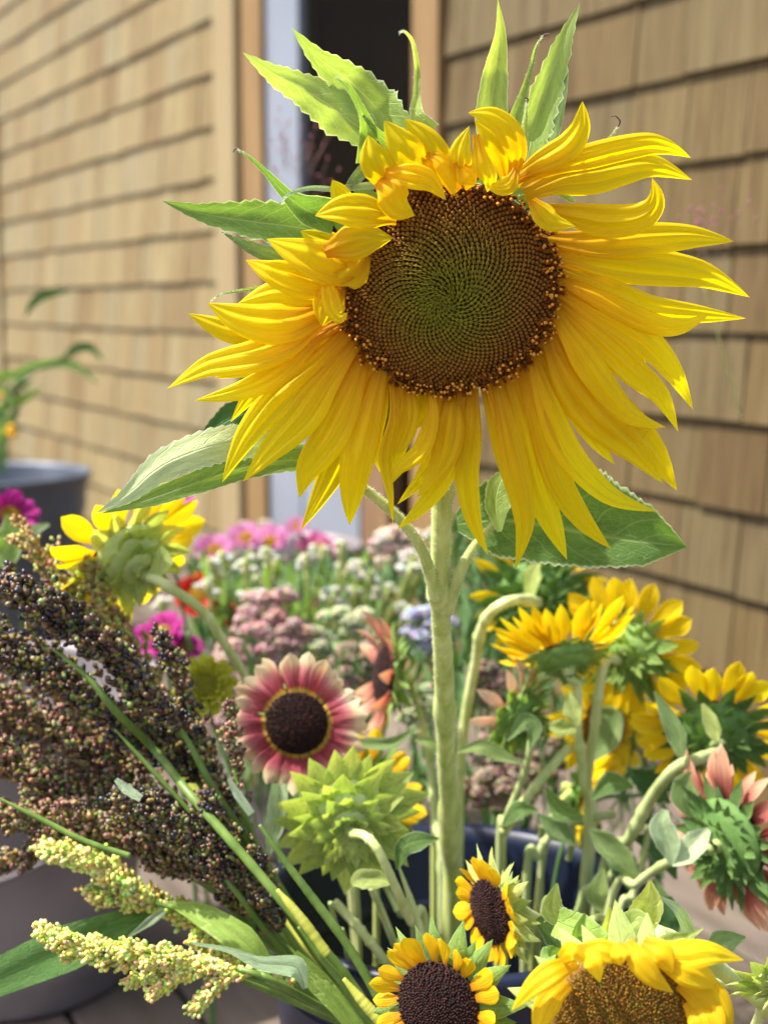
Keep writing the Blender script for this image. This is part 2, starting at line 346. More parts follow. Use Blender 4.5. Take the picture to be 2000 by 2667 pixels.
def prof_w(v, base=.4, peak=.45, point=1.9):
    if v < peak: s = v / peak; s = s * s * (3 - 2 * s); return base + (1 - base) * s
    return max(0.0, 1 - ((v - peak) / (1 - peak)) ** point)
def strip(P, hw, normal, name, nu=8, nv=18, ridge=.12, cup=.2, roll=0.0, twist=0.0, seed=0, base=.4, peak=.45, point=1.9, wl=None, wr=None, serr=0, fold=0.0, wave=0.0, nteeth=22):
    """a petal or leaf surface along the path P; hw half width; wl, wr optional side widths"""
    rg = random.Random(seed * 7 + 1); C = catmull(P, nv)
    V = []; UVs = []; Fc = []
    ph = rg.uniform(0, 6.28); phs = [rg.uniform(0, 6.28) for _ in range(4)]
    for i in range(nv):
        v = i / (nv - 1); t = C[min(i + 1, nv - 1)] - C[max(i - 1, 0)]; t = t / (np.linalg.norm(t) + 1e-9)
        nn = np.array(normal(C[i]) if callable(normal) else normal, float)
        s = np.cross(t, nn); s /= np.linalg.norm(s) + 1e-9; m = np.cross(s, t)
        a = roll + twist * (v - .2)
        s, m = s * math.cos(a) + m * math.sin(a), m * math.cos(a) - s * math.sin(a)
        if wl is None: L_ = R_ = hw * prof_w(v, base, peak, point)
        else:
            L_ = float(np.interp(v, np.linspace(0, 1, len(wl)), wl)); R_ = float(np.interp(v, np.linspace(0, 1, len(wr)), wr))
        env = math.sin(math.pi * min(1, v * 1.02)) ** .7 if 0 < v < 1 else 0
        for j in range(nu + 1):
            u = -1 + 2 * j / nu; W = L_ if u < 0 else R_
            ww = u * W
            if serr and abs(u) > .99: ww *= 1 + serr * ((v * nteeth) % 1.0 - .5)
            h = -cup * W * u * u + ridge * W * math.cos(u * 2.6 * math.pi) * (.3 + .7 * env) + fold * W * abs(u)
            h += wave * W * abs(u) * math.sin(v * 9 + phs[0] + (u > 0) * 2.0) + .05 * W * math.sin(4 * u + 5 * v + phs[1])
            V.append(C[i] + s * ww + m * h); UVs.append((j / nu, v))
    for i in range(nv - 1):
        for j in range(nu):
            a = i * (nu + 1) + j; Fc.append((a, a + 1, a + nu + 2, a + nu + 1))
    return mesh(name, V, Fc, uv=UVs)

# ------------------------------------------------------------------ wall frame of reference
Wo = U(1160, 795, 2.70); Wo.z = 0
dW = Vector((-.522, 1.0098, 0)).normalized(); ex = -dW; ey = Vector((0, 0, 1)).cross(ex)
MW = Matrix(((ex.x, ey.x, 0, Wo.x), (ex.y, ey.y, 0, Wo.y), (0, 0, 1, 0), (0, 0, 0, 1)))
def sx(px, rec=0.0):
    """wall coordinate seen at pixel column px on a plane rec behind the wall face"""
    r = U(px, 795, 1) - Vector((0, 0, CH)); o = Wo + ey * rec - Vector((0, 0, 0))
    k = (o.x * ey.x + o.y * ey.y) / (r.x * ey.x + r.y * ey.y); p = r * k
    return (p.x - o.x) * ex.x + (p.y - o.y) * ex.y

# ------------------------------------------------------------------ ground and deck
g = mesh('ground', [(-300, -300, -.16), (300, -300, -.16), (300, 300, -.16), (-300, 300, -.16)], [(0, 1, 2, 3)], smooth=False)
o = part('ground', g, MT['ground'], None, kind='structure')
dk = box_mesh('wooden_deck', -5.5, 3.5, -4.0, 0.25, -.155, -.03)
deck = bpy.data.objects.new('wooden_deck', dk); COL.objects.link(deck); deck['kind'] = 'structure'; dk.materials.append(MT['sheath']); deck.matrix_basis = MW
y = 0.14; k = 0; pm = {}
while y > -3.9:
    wd = .118
    me = box_mesh('plank', -2.25, 2.25, -wd / 2 + .003, wd / 2 - .003, -.027, 0, bev=.003) if k == 0 else pm['m']
    if k == 0: me.materials.append(MT['plank']); pm['m'] = me
    for xo in (-3.2, 1.3):
        p_ = bpy.data.objects.new('plank', me); COL.objects.link(p_); p_.parent = deck
        p_.location = (xo + (k % 3) * .22 - .3, y, rnd.uniform(-.0015, .001)); k += 1
    y -= wd

# ------------------------------------------------------------------ shingled walls and doorway
def shingle_wall(name, label, s0, s1, zline, expo, wmin, wmax, zmax, mat, seed):
    rg = random.Random(seed)
    t = thing(name, label, 'wall', Wo + ex * s0)
    T = Matrix.Translation(-t.location)
    def add(nm, me, m, M): return part(nm, me, m, t, M)
    add('wall_panel', box_mesh('wall_panel', s0, s1, .012, .14, 0, 2.5), MT['sheath'], MW)
    # one wedge shaped shingle, 1 unit wide
    h = expo * 1.22
    V = [(-.5, -.0145, 0), (.5, -.0145, 0), (.5, -.002, 0), (-.5, -.002, 0), (-.5, -.003, h), (.5, -.003, h), (.5, .006, h), (-.5, .006, h)]
    me = mesh('shingle', V, [(0, 1, 5, 4), (1, 2, 6, 5), (2, 3, 7, 6), (3, 0, 4, 7), (3, 2, 1, 0), (4, 5, 6, 7)], smooth=False)
    me.materials.append(mat); cnt = 0
    z = zline
    while z > .02: z -= expo
    zz = z
    while zz < zmax:
        s = s0
        while s < s1 - .004:
            wdt = rg.uniform(wmin, wmax)
            if s + wdt > s1 - .045: wdt = s1 - s
            dz = rg.uniform(-.0022, .0022)
            M = MW @ Matrix.Translation((s + wdt / 2, rg.uniform(-.0012, .0012) + .009, max(zz, 0.0) + dz)) @ Matrix.Diagonal((wdt - .0028, 1, 1, 1))
            part('shingle', me, None, t, M); cnt += 1; s += wdt
        zz += expo
    print(name, 'shingles', cnt)
    return t
sl0, sl1 = sx(12), sx(578)
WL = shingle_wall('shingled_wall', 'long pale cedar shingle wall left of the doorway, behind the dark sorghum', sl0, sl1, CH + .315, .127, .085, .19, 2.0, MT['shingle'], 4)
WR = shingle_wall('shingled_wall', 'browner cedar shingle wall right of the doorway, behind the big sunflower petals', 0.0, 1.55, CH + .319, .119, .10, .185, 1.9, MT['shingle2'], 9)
part('corner_board', box_mesh('corner_board', sx(-30), sl0 - .003, -.02, .14, 0, 2.5, .002), MT['board_light'], WL, MW)
part('trim_board', box_mesh('trim_board', sl1 + .003, sx(632), -.016, .10, 0, 2.5, .002), MT['board_light'], WL, MW)
part('trim_board', box_mesh('trim_board', sx(1092), -.003, -.018, .10, 0, 2.5, .002), MT['board'], WR, MW)
part('top_board', box_mesh('top_board', sl0 - .2, sl1 + .1, -.02, .1, 2.14, 2.5, .002), MT['board'], WL, MW)
dr = thing('door', 'grey white door leaf with dark glass, set between two cedar posts', 'door', Wo + ex * sx(700, .07))
part('door_jamb', box_mesh('door_jamb', sx(633), sx(694, .01), .002, .16, 0, 2.5, .002), MT['board'], dr, MW)
part('stile', box_mesh('stile', sx(697, .02), sx(786, .02), .015, .06, .012, 2.3, .002), MT['white'], dr, MW)
part('glass_pane', box_mesh('glass_pane', sx(788, .035), sx(1088, .035), .034, .040, .42, 2.28), MT['glass'], dr, MW)
part('bottom_panel', box_mesh('bottom_panel', sx(788, .02), sx(936, .02), .018, .05, .012, .42, .002), MT['white'], dr, MW)
part('panel_post', box_mesh('panel_post', sx(940, .02), sx(1010, .02), .02, .055, .012, .42, .002), MT['board_dark'], dr, MW)
part('head_board', box_mesh('head_board', sx(633), sx(1091), .01, .12, 2.31, 2.5), MT['board'], dr, MW)
part('threshold', box_mesh('threshold', sx(697), sx(1088), .0, .14, .002, .010), MT['board_dark'], dr, MW)
rm = thing('dim_room', 'dark room seen through the door glass', 'room', Wo + ex * sx(800) + ey * 1)
xa, xb = sx(600), sx(1150)
part('room_wall', box_mesh('room_wall', xa - .6, xb + .6, 1.6, 1.65, 0, 2.6), MT['room'], rm, MW)
part('room_wall', box_mesh('room_wall', xa - .65, xa - .6, .15, 1.65, 0, 2.6), MT['room'], rm, MW)
part('room_wall', box_mesh('room_wall', xb + .6, xb + .65, .15, 1.65, 0, 2.6), MT['room'], rm, MW)
part('room_ceiling', box_mesh('room_ceiling', xa - .65, xb + .65, .15, 1.65, 2.6, 2.65), MT['room'], rm, MW)
part('room_floor', box_mesh('room_floor', xa - .65, xb + .65, .26, 1.65, -.02, 0.0), MT['board_dark'], rm, MW)

V = []; Fc = []
for i in range(25):
    for zc in (.9, 2.25): V.append((sx(1005) + .05 + i * .004, .62 + .02 * math.sin(i * .9), zc)); 
for i in range(24): Fc.append((2 * i, 2 * i + 2, 2 * i + 3, 2 * i + 1))
cu = thing('sheet', 'narrow pale curtain added in the dark room for the pale streak in the glass', 'sheet', Wo + ex * sx(1005) + ey * .62)
part('streak_sheet', mesh('streak_sheet', V, Fc), MT['white'], cu, MW)  # added wavy sheet standing in for a pale streak in the glass
# ------------------------------------------------------------------ buckets
BC = U(1185, 2300, 1.02); BC.z = 0.0
def bucket(name, label, cat, c, r0, r1, h, mat, bands=(), handle=True):
    t = thing(name, label, cat, c)
    th = .003; pr = [(0, .004), (r0 * .97, .004), (r0, .0), (r0 + .002, .006)]
    zs = sorted(set([.02] + list(bands)))
    for z in np.linspace(.02, h - .03, 24):
        r = r0 + (r1 - r0) * z / h
        for b in bands: r += .0035 * math.exp(-((z - b * h) / .006) ** 2)
        pr.append((r, z))
    pr += [(r1, h - .02), (r1 + .006, h - .012), (r1 + .008, h - .004), (r1 + .004, h), (r1 - th, h - .002), (r1 - th - .002, h - .012)]
    pr += [(r0 - th, .012), (0, .010)]
    part('bucket_body', lathe_mesh('bucket_body', pr, 72), mat, t, Matrix.Translation(c))
    if handle:
        P = [(r1 + .01, 0, h - .03), (r1 + .012, .05, h - .07), (r1 * .7, r1 * .8, h - .13), (0, r1 + .03, h - .16), (-r1 * .7, r1 * .8, h - .13), (-r1 - .012, .05, h - .07), (-r1 - .01, 0, h - .03)]
        part('handle', tube_mesh('handle', [(-a if 0 else a, -b, z) for a, b, z in P], [.003, .003], seg=8, n=40), MT['zinc'], t, Matrix.Translation(c))
    return t
NB = bucket('flower_bucket', 'dark navy plastic bucket holding the sunflower stems', 'bucket', BC, .10, .13, .32, MT['navy'], handle=False)
part('inner_ledge', lathe_mesh('inner_ledge', [(.1262, .268), (.119, .262), (.1175, .255), (.122, .250)], 72), MT['navy'], NB, Matrix.Translation(BC))
gb = U(40, 2560, 1.62); gb.z = 0
bucket('zinc_bucket', 'grey galvanised bucket standing on the deck under the sorghum heads', 'bucket', gb, .125, .16, .33, MT['zinc'], bands=(.12, .7))
tb = U(-40, 1260, 3.1); tb.z = 0
TB = bucket('zinc_tub', 'dark round metal tub with a side handle against the wall at far left', 'tub', tb, .17, .215, .375, MT['zinc_dark'], bands=(.3, .8), handle=False)
hc = tb + Vector((.10, -.20, .27))
part('side_handle', tube_mesh('side_handle', [hc + Vector((-.07, .01, .02)), hc + Vector((-.065, -.02, 0)), hc + Vector((.045, -.01, 0)), hc + Vector((.06, .03, .02))], [.008, .008], seg=8), MT['zinc_dark'], TB)
b2 = U(735, 1400, 1.95); b2.z = 0
bucket('zinc_pail', 'blue grey ribbed metal pail below the door, full of white and pink flowers', 'bucket', b2, .085, .102, .41, MT['zinc'], bands=(.72, .78, .84, .90), handle=False)

# ------------------------------------------------------------------ the giant sunflower
TILT = math.tan(R(14))
def D(px, py): return .722 + (py - 750) / F * .72 * TILT + (px - 1168) / F * .72 * .10
def H(px, py, lift=0.0): return U(px, py, D(px, py) - lift)
HC = H(1168, 750)
giant = thing('giant_sunflower', 'giant yellow sunflower in focus with a wide brown and green disc, towering over the rest', 'sunflower', Vector((BC.x - .01, BC.y - .02, .02)))
def camdir(p):
    v = np.array([0, 0, CH]) - np.array(p); return v / np.linalg.norm(v)
PX = .722 / F
# axes of the head
hx = (H(1400, 750) - H(900, 750)).normalized(); hy = (H(1168, 500) - H(1168, 1000)).normalized(); hn = hx.cross(hy).normalized()
if hn.y > 0: hn = -hn
MH = Matrix(((hx.x, hy.x, hn.x, HC.x), (hx.y, hy.y, hn.y, HC.y), (hx.z, hy.z, hn.z, HC.z), (0, 0, 0, 1)))
RX, RY = 283 * PX, 268 * PX
def dome(r):  # height of disc surface for normalised radius
    return .0085 * (1 - r ** 2.2) - .004 * math.exp(-(r / .22) ** 2) + .002
# receptacle
V = []; Fc = []; nr, nsg = 16, 64
for i in range(nr + 1):
    r = i / nr
    for j in range(nsg):
        th = 2 * math.pi * j / nsg; V.append((RX * 1.02 * r * math.cos(th), RY * 1.02 * r * math.sin(th), dome(r) - .0015))
for i, (r, z) in enumerate([(1.03, -.004), (1.0, -.011), (.8, -.020), (.5, -.027), (.22, -.032)]):
    for j in range(nsg):
        th = 2 * math.pi * j / nsg; V.append((RX * r * math.cos(th), RY * r * math.sin(th), z))
for i in range(nr + 5):
    for j in range(nsg):
        a = i * nsg + j; b = i * nsg + (j + 1) % nsg; Fc.append((a, b, b + nsg, a + nsg))
cnt_front = nr * nsg
me = mesh('disc', V, Fc); me.materials.append(MT['disc_brown']); me.materials.append(MT['bract_mid'])
mi = np.array([0] * cnt_front + [1] * (len(Fc) - cnt_front), np.int32); me.polygons.foreach_set("material_index", mi)
part('disc', me, None, giant, MH)
# florets
def floret_geo(k):
    """five sided bud: k=0 closed box bud, k=1 open with lobes"""
    V = []; Fc = []; s = 5
    rings = [(.95, -.6), (1.0, .25), (.72, .75), (.25, 1.0)] if k == 0 else [(.5, -.6), (.62, .9), (1.15, 1.5), (.35, 1.35)]
    for r, z in rings:
        for j in range(s):
            th = 2 * math.pi * j / s; q = 1 + (.45 if (k == 1 and r > 1) else 0) * 0
            V.append((r * q * math.cos(th), r * q * math.sin(th), z + (.25 if k == 1 and r > 1 and j % 1 == 0 else 0)))
    for i in range(len(rings) - 1):
        for j in range(s):
            a = i * s + j; b = i * s + (j + 1) % s
            if k == 1 and i == 1: Fc.append((a, b, a + s)); continue
            Fc.append((a, b, b + s, a + s)) if k == 0 else (Fc.append((a, b, b + s, a + s)) if i == 0 else None)
    if k == 0: Fc.append(tuple(range((len(rings) - 1) * s, len(rings) * s)))
    return V, Fc
rg = random.Random(11)
NF = 1800; golden = math.pi * (3 - math.sqrt(5)); spots = []
SC = (-.045, -.10)     # the swirl sits a little low and left of the middle
for i in range(NF):
    r = math.sqrt((i + .5) / NF) * .985; th = i * golden
    x, y_ = r * math.cos(th), r * math.sin(th)
    k_ = (1 - r) ** 1.0; x += SC[0] * k_; y_ += SC[1] * k_
    spots.append((r, x, y_))
Vf, Ff = floret_geo(0); Vf = np.array(Vf)
allV = []; allF = []; allC = []; fil = []
def floret_col(r, x, y_):
    g_ = (.19, .165, .008); b_ = (.24, .095, .008); d_ = (.15, .046, .005)
    t = min(1, max(0, (r - .25) / .5)); c = [g_[i] * (1 - t) + b_[i] * t for i in range(3)]
    t2 = min(1, max(0, (r - .75) / .25)); c = [c[i] * (1 - t2) + d_[i] * t2 for i in range(3)]
    q = rg.uniform(.8, 1.2); return [a * q for a in c]
parts_fl = {}
def flmesh(ci):
    if ci not in parts_fl:
        c = [(.23, .09, .008), (.18, .066, .006), (.15, .046, .005), (.27, .11, .01)][ci]
        V_, F_ = floret_geo(0); m_ = mesh('floret', V_, F_, col=np.tile(c, (len(V_), 1))); m_.materials.append(MT['col']); parts_fl[ci] = m_
    return parts_fl[ci]
order = sorted(range(NF), key=lambda i: -spots[i][0]); outer = set(order[120:420])
for i, (r, x, y_) in enumerate(spots):
    cell = math.sqrt(math.pi * RX * RY / NF); s = cell * (.50 + .05 * r) * rg.uniform(.92, 1.06)
    P = Vector((x * RX, y_ * RY, dome(min(1, r)))); 
    lean = Matrix.Rotation(.5 * r * r, 4, Vector((-y_, x, 0)).normalized() if r > .01 else Vector((0, 0, 1)))
    M = Matrix.Translation(P) @ lean @ Matrix.Rotation(math.atan2(y_, x), 4, 'Z') @ Matrix.Diagonal((s, s, s * rg.uniform(1.0, 1.35), 1))
    if i in outer: part('floret', flmesh(rg.randrange(4)), None, giant, MH @ M)
    else:
        A = np.array(M); vv = Vf @ A[:3, :3].T + A[:3, 3]; o0 = len(allV) * len(Vf)
        allV.append(vv); allF += [tuple(a + o0 for a in f) for f in Ff]; allC.append(np.tile(floret_col(r, x, y_), (len(Vf), 1)))
    # awn leaning towards the swirl, longest above it
    if r < .86:
        fil.append((P, r, x, y_))
me = mesh('floret_field', np.concatenate(allV).tolist(), allF, col=np.concatenate(allC)); me.materials.append(MT['col'])
part('floret_field', me, None, giant, MH, kind='stuff')
V = []; Fc = []; Cc = []
for P, r, x, y_ in fil:
    cx, cy = SC; dx, dy = cx - x, cy - y_; L = math.hypot(dx, dy) + 1e-6; dx /= L; dy /= L
    a = rg.uniform(-.35, .35) + .35; dx, dy = dx * math.cos(a) - dy * math.sin(a), dx * math.sin(a) + dy * math.cos(a)
    ln = (.0034 + .0022 * max(0, y_ + .15) * 1.3) * (1.25 - r) * rg.uniform(.7, 1.3)
    if r > .45 and rg.random() < (r - .45) * 1.3: continue
    hgt = .0016 * (1.1 - r * .5); wdt = .00015
    base = np.array(P) + np.array([0, 0, .0008]); d = np.array([dx, dy, 0]); n_ = np.array([-dy, dx, 0]); up = np.array([0, 0, 1.0])
    pts = [base, base + d * ln * .35 + up * hgt * .9, base + d * ln * .75 + up * hgt * 1.1 + n_ * ln * .1, base + d * ln + up * hgt * .7 + n_ * ln * .25]
    o0 = len(V)
    for q, w_ in zip(pts, (1.2, 1.1, .8, .3)):
        V += [q + n_ * wdt * w_, q - n_ * wdt * w_, q + up * wdt * 1.3 * w_]
    for k in range(3):
        for e in range(3):
            a_ = o0 + 3 * k + e; b_ = o0 + 3 * k + (e + 1) % 3; Fc.append((a_, b_, b_ + 3, a_ + 3))
    t = min(1, max(0, (r - .2) / .5)); c = [(.32, .30, .02)[i] * (1 - t) + (.34, .18, .018)[i] * t for i in range(3)]
    q_ = rg.uniform(.7, 1.25); Cc += [[a * q_ for a in c]] * 12
me = mesh('awns', V, Fc, col=np.array(Cc)); me.materials.append(MT['col']); part('awns', me, None, giant, MH, kind='stuff')
# open florets round the rim with pollen tips
V = []; Fc = []; Cc = []; tips = []
V1, F1 = floret_geo(1)
for i in range(620):
    th = rg.uniform(0, 2 * math.pi); r = rg.uniform(.87, 1.05)
    dens = .55 + .45 * math.cos(th + math.pi * .25)
    if rg.random() > .35 + .65 * dens: continue
    x, y_ = r * math.cos(th), r * math.sin(th); s = .00128 * rg.uniform(.75, 1.3)
    P = Vector((x * RX, y_ * RY, dome(min(1, r)) + .0006))
    ax = Vector((-y_, x, 0)).normalized()
    M = Matrix.Translation(P) @ Matrix.Rotation(rg.uniform(-.2, .9), 4, ax) @ Matrix.Rotation(rg.uniform(0, 6), 4, 'Z') @ Matrix.Diagonal((s, s, s * 1.5, 1))
    o0 = len(V)
    for v in V1: V.append(M @ Vector(v))
    Fc += [tuple(a + o0 for a in f) for f in F1]; c = rg.choice([(.34, .11, .01), (.26, .07, .008), (.44, .17, .015)]); Cc += [c] * len(V1)
    if rg.random() < .6: tips.append((M @ Vector((0, 0, 1.9)), s * .62))
me = mesh('open_florets', V, Fc, col=np.array(Cc)); me.materials.append(MT['col']); part('open_florets', me, None, giant, MH, kind='stuff')
me = blobs('pollen_tips', [t[0] for t in tips], [t[1] for t in tips], (.62, .27, .03), axis=[(0, 0, 1)] * len(tips), stretch=1.6); me.materials.append(MT['col'])
part('pollen_tips', me, None, giant, MH, kind='stuff')

# ray petals: ([path], half width px, [lift mm along the path], roll, cup)
PET = [
 ([(1330,470),(1400,425),(1470,385),(1510,330),(1516,263)], 40, (0,8,12,14,16), .2, .3),
 ([(1345,480),(1440,435),(1540,408),(1670,378),(1740,385),(1798,411)], 36, (2,8,10,10,6,2), -.3, .2),
 ([(1365,510),(1460,470),(1560,455),(1690,430),(1802,469)], 50, (0,5,7,6,0), -.1, .2),
 ([(1400,545),(1480,560),(1570,578),(1660,570),(1708,525),(1697,463)], 46, (2,10,14,16,18,20), -.35, .35),
 ([(1432,600),(1540,632),(1660,622),(1800,615),(1911,629)], 50, (0,5,6,3,-2), .1, .15),
 ([(1440,650),(1540,672),(1680,692),(1830,715),(1951,774)], 56, (0,3,4,2,-6), .2, .2),
 ([(1452,690),(1560,748),(1680,805),(1810,820),(1942,829)], 42, (0,4,5,3,-3), -.2, .2),
 ([(1452,715),(1560,775),(1680,835),(1770,850),(1851,815)], 34, (3,8,10,9,6), .4, .3),
 ([(1450,745),(1560,815),(1680,885),(1755,970),(1804,1067)], 44, (0,6,8,4,-2), .1, .2),
 ([(1448,775),(1545,870),(1640,960),(1720,1030),(1765,1124)], 42, (3,8,10,6,0), -.2, .2),
 ([(1440,800),(1500,900),(1560,985),(1640,1080),(1734,1113)], 42, (3,10,13,11,8), .2, .3),
 ([(1432,830),(1480,950),(1560,1060),(1650,1130),(1700,1110)], 40, (0,4,6,5,2), .3, .2),
 ([(1425,860),(1480,980),(1560,1090),(1650,1170),(1725,1259)], 62, (0,8,10,7,1), .15, .25),
 ([(1435,880),(1540,1010),(1640,1110),(1710,1190),(1762,1278)], 55, (-3,0,2,1,-4), .1, .2),
 ([(1395,920),(1430,1050),(1490,1180),(1590,1285),(1712,1332)], 48, (0,6,8,6,3), .25, .25),
 ([(1365,960),(1400,1100),(1450,1250),(1520,1360),(1591,1430)], 42, (0,6,8,5,0), -.2, .2),
 ([(1340,975),(1368,1120),(1400,1260),(1440,1370),(1476,1458)], 46, (-2,3,4,3,0), .15, .2),
 ([(1300,995),(1325,1130),(1355,1260),(1368,1370),(1342,1483)], 42, (1,8,11,9,5), .2, .25),
 ([(1262,1005),(1290,1110),(1320,1220),(1345,1320),(1350,1400)], 34, (0,4,5,3,0), -.3, .2),
 ([(1235,1012),(1228,1120),(1218,1230),(1235,1350),(1272,1447)], 38, (0,5,6,4,0), .2, .25),
 ([(1205,1010),(1190,1130),(1160,1240),(1100,1320),(1032,1381)], 32, (0,5,6,4,2), .4, .2),
 ([(1180,1005),(1172,1100),(1150,1200),(1085,1297)], 44, (2,9,11,8), .1, .3),
 ([(1160,1005),(1150,1120),(1110,1230),(1034,1314)], 30, (-3,0,1,0), 0, .2),
 ([(1115,1000),(1120,1080),(1090,1170),(1040,1215),(1017,1264)], 30, (2,8,10,9,8), -.5, .3),
 ([(1140,1005),(1145,1090),(1128,1160),(1100,1230)], 30, (0,5,6,4), .4, .2),
 ([(1060,990),(1066,1070),(1050,1140),(1022,1190)], 32, (0,4,5,4), .2, .2),
 ([(1010,980),(1030,1090),(1008,1190),(1018,1280),(1024,1369)], 26, (2,7,7,8,7), .7, .3),
 ([(1035,985),(1048,1080),(1035,1170),(1002,1260)], 30, (0,3,3,2), -.2, .2),
 ([(975,970),(962,1080),(935,1190),(920,1290),(911,1369)], 52, (1,9,12,8,2), .1, .25),
 ([(945,945),(930,1060),(900,1150),(850,1260),(784,1381)], 50, (-3,0,1,0,-4), .2, .2),
 ([(930,925),(905,1040),(855,1140),(800,1220),(779,1298)], 54, (2,9,12,9,4), .15, .25),
 ([(905,895),(840,1000),(775,1090),(700,1170),(634,1254)], 54, (1,9,11,8,2), -.1, .25),
 ([(880,865),(800,970),(720,1040),(640,1140),(579,1257)], 48, (-1,3,5,3,0), -.2, .2),
 ([(862,850),(780,920),(700,985),(610,1022),(505,1044)], 36, (0,6,8,6,3), -.2, .25),
 ([(850,820),(760,885),(650,925),(540,950),(436,1012)], 48, (1,8,10,7,1), -.3, .25),
 ([(872,840),(800,880),(720,930),(640,960),(560,985)], 36, (-3,0,1,0,-2), -.3, .25),
 ([(858,790),(780,835),(700,845),(610,825),(540,789)], 56, (3,10,12,10,6), -.1, .3),
 ([(840,800),(720,850),(620,865),(550,845),(490,816)], 36, (-4,-2,0,-2,-5), 0, .2),
 ([(880,760),(800,775),(720,765),(620,790)], 55, (-2,2,3,0), -.2, .2),
 ([(890,740),(840,742),(760,722),(700,702),(640,677)], 48, (3,9,12,12,8), -.1, .25),
 ([(840,712),(856,752),(868,800),(885,826),(906,814)], 26, (8,17,19,20,19), .4, .3),
 ([(900,720),(870,770),(850,810),(838,850)], 48, (2,8,9,8), .3, .2),
 ([(950,700),(880,690),(790,655),(694,622)], 62, (6,14,15,10), -.2, .25),
 ([(960,650),(930,690),(890,720),(870,745)], 55, (4,11,13,12), .1, .25),
 ([(845,655),(900,635),(960,622),(1024,620)], 50, (14,20,19,15), .2, .25),
 ([(1035,568),(970,552),(890,545),(820,562)], 48, (11,19,21,17), -.1, .2),
 ([(912,560),(888,510),(865,468)], 28, (6,9,9), 0, .2),
 ([(1030,520),(995,450),(970,400),(959,352)], 46, (8,15,16,13), .1, .2),
 ([(985,470),(1015,500),(1040,540),(1080,562)], 46, (15,21,20,16), .2, .2),
 ([(1130,480),(1080,420),(1040,370),(1000,313)], 48, (8,16,17,14), -.1, .2),
 ([(990,452),(1060,455),(1120,470),(1162,521)], 36, (14,20,20,15), .1, .2),
 ([(1190,500),(1140,420),(1100,360),(1053,309)], 44, (8,15,15,12), .2, .2),
 ([(1110,400),(1150,420),(1175,465),(1183,511)], 26, (14,18,17,13), .2, .2),
 ([(1225,490),(1200,440),(1200,390),(1222,328)], 34, (9,16,17,15), -.2, .25),
 ([(1190,420),(1222,460),(1240,480)], 32, (17,19,14), .1, .2),
 ([(1335,465),(1350,400),(1325,335),(1275,300),(1218,294)], 40, (6,13,16,16,14), -.4, .3),
 ([(1320,470),(1310,400),(1280,350),(1235,312)], 46, (4,9,10,9), -.1, .2),
 ([(1345,440),(1330,475),(1300,488),(1262,480)], 26, (15,19,19,16), .1, .2),
 ([(1240,350),(1255,420),(1275,465),(1268,500)], 28, (15,19,18,14), .3, .2),
 ([(1385,520),(1410,545),(1440,575),(1500,590)], 36, (6,10,12,12), .5, .3),
]
PET += [([(1000,975),(985,1060),(975,1140),(990,1230)], 34, (-2,1,2,0), .2, .25), ([(905,900),(890,1000),(870,1090),(850,1170)], 40, (-3,0,1,-2), .1, .2), ([(1175,1005),(1190,1100),(1195,1180),(1170,1250)], 30, (-3,0,0,-2), -.2, .2),
 ([(880,860),(760,930),(680,1000),(600,1100)], 40, (-4,-1,0,-3), .2, .2), ([(1420,880),(1470,1000),(1540,1120),(1600,1210)], 44, (-4,-1,0,-3), .2, .2), ([(1450,770),(1560,850),(1640,920),(1700,1010)], 40, (-4,-1,0,-3), .1, .2)]
# shadowy filler petals of the back row
for a_ in np.arange(-200, 20, 12.0):
    th = R(a_ + rg.uniform(-4, 4)); r0 = 1.0; r1 = rg.uniform(1.3, 1.5)
    bx, by = 1168 + 283 * math.cos(th), 750 - 268 * math.sin(th); tx, ty = 1168 + 283 * r1 * math.cos(th + rg.uniform(-.1, .1)), 750 - 268 * r1 * math.sin(th)
    PET.append(([(bx, by), ((bx + tx) / 2, (by + ty) / 2 + 8), (tx, ty)], 36, (-5, -4, -6), rg.uniform(-.3, .3), .25))
def scat(P, n): return catmull([(a, b, 0) for a, b in P], n)
for i, (path, hw, lift, roll, cup) in enumerate(PET):
    bx, by = path[0]; ex_, ey_ = bx - 1168, by - 750; q_ = math.hypot(ex_ / 283, ey_ / 268)
    if .93 < q_ < 1.12 and lift[0] < 8: path = [(1168 + ex_ / q_ * .955, 750 + ey_ / q_ * .955)] + list(path[1:]); lift = (-1,) + tuple(lift[1:])
    n_ = max(len(path), 5); C2 = scat(path, 9); lf = np.interp(np.linspace(0, 1, 9), np.linspace(0, 1, len(lift)), lift)
    P = [H(c[0], c[1], lf[k] * .001 + .0006 * (i % 3)) for k, c in enumerate(C2)]
    me = strip(P, hw * PX * .93, camdir, 'petal', nu=14, nv=28, ridge=.15, cup=cup + rg.uniform(-.08, .1), roll=roll + rg.uniform(-.18, .18), twist=rg.uniform(-.5, .5), seed=i, base=.42, peak=.42, point=2.0, wave=.06)
    part('petal', me, MT['petal'], giant)
# bracts and leaves behind the head
def traced_leaf(parent, path, wl, wr, mat, d, nm='leaf', lift=None, serr=.25, fold=.25, roll=0, nv=36, cup=.0, wave=.1, seed=0, ridge=0.02, dfun=None, nteeth=22, label=None):
    if lift is None: lift = [0]
    C2 = scat(path, 13); lf = np.interp(np.linspace(0, 1, 13), np.linspace(0, 1, len(lift)), lift)
    def dd(c, k): return (dfun(c[0], c[1]) if dfun else d) - lf[k] * .001
    P = [U(c[0], c[1], dd(c, k)) for k, c in enumerate(C2)]
    wv = d / F
    me = strip(P, 1, camdir, nm, nu=10, nv=nv, ridge=ridge, cup=cup, roll=roll, seed=seed, wl=[x * wv for x in wl], wr=[x * wv for x in wr], serr=serr, fold=fold, wave=wave, nteeth=nteeth)
    return part(nm, me, mat, parent, label=label)
B = lambda x, y_: D(x, y_) + .018
TL = traced_leaf
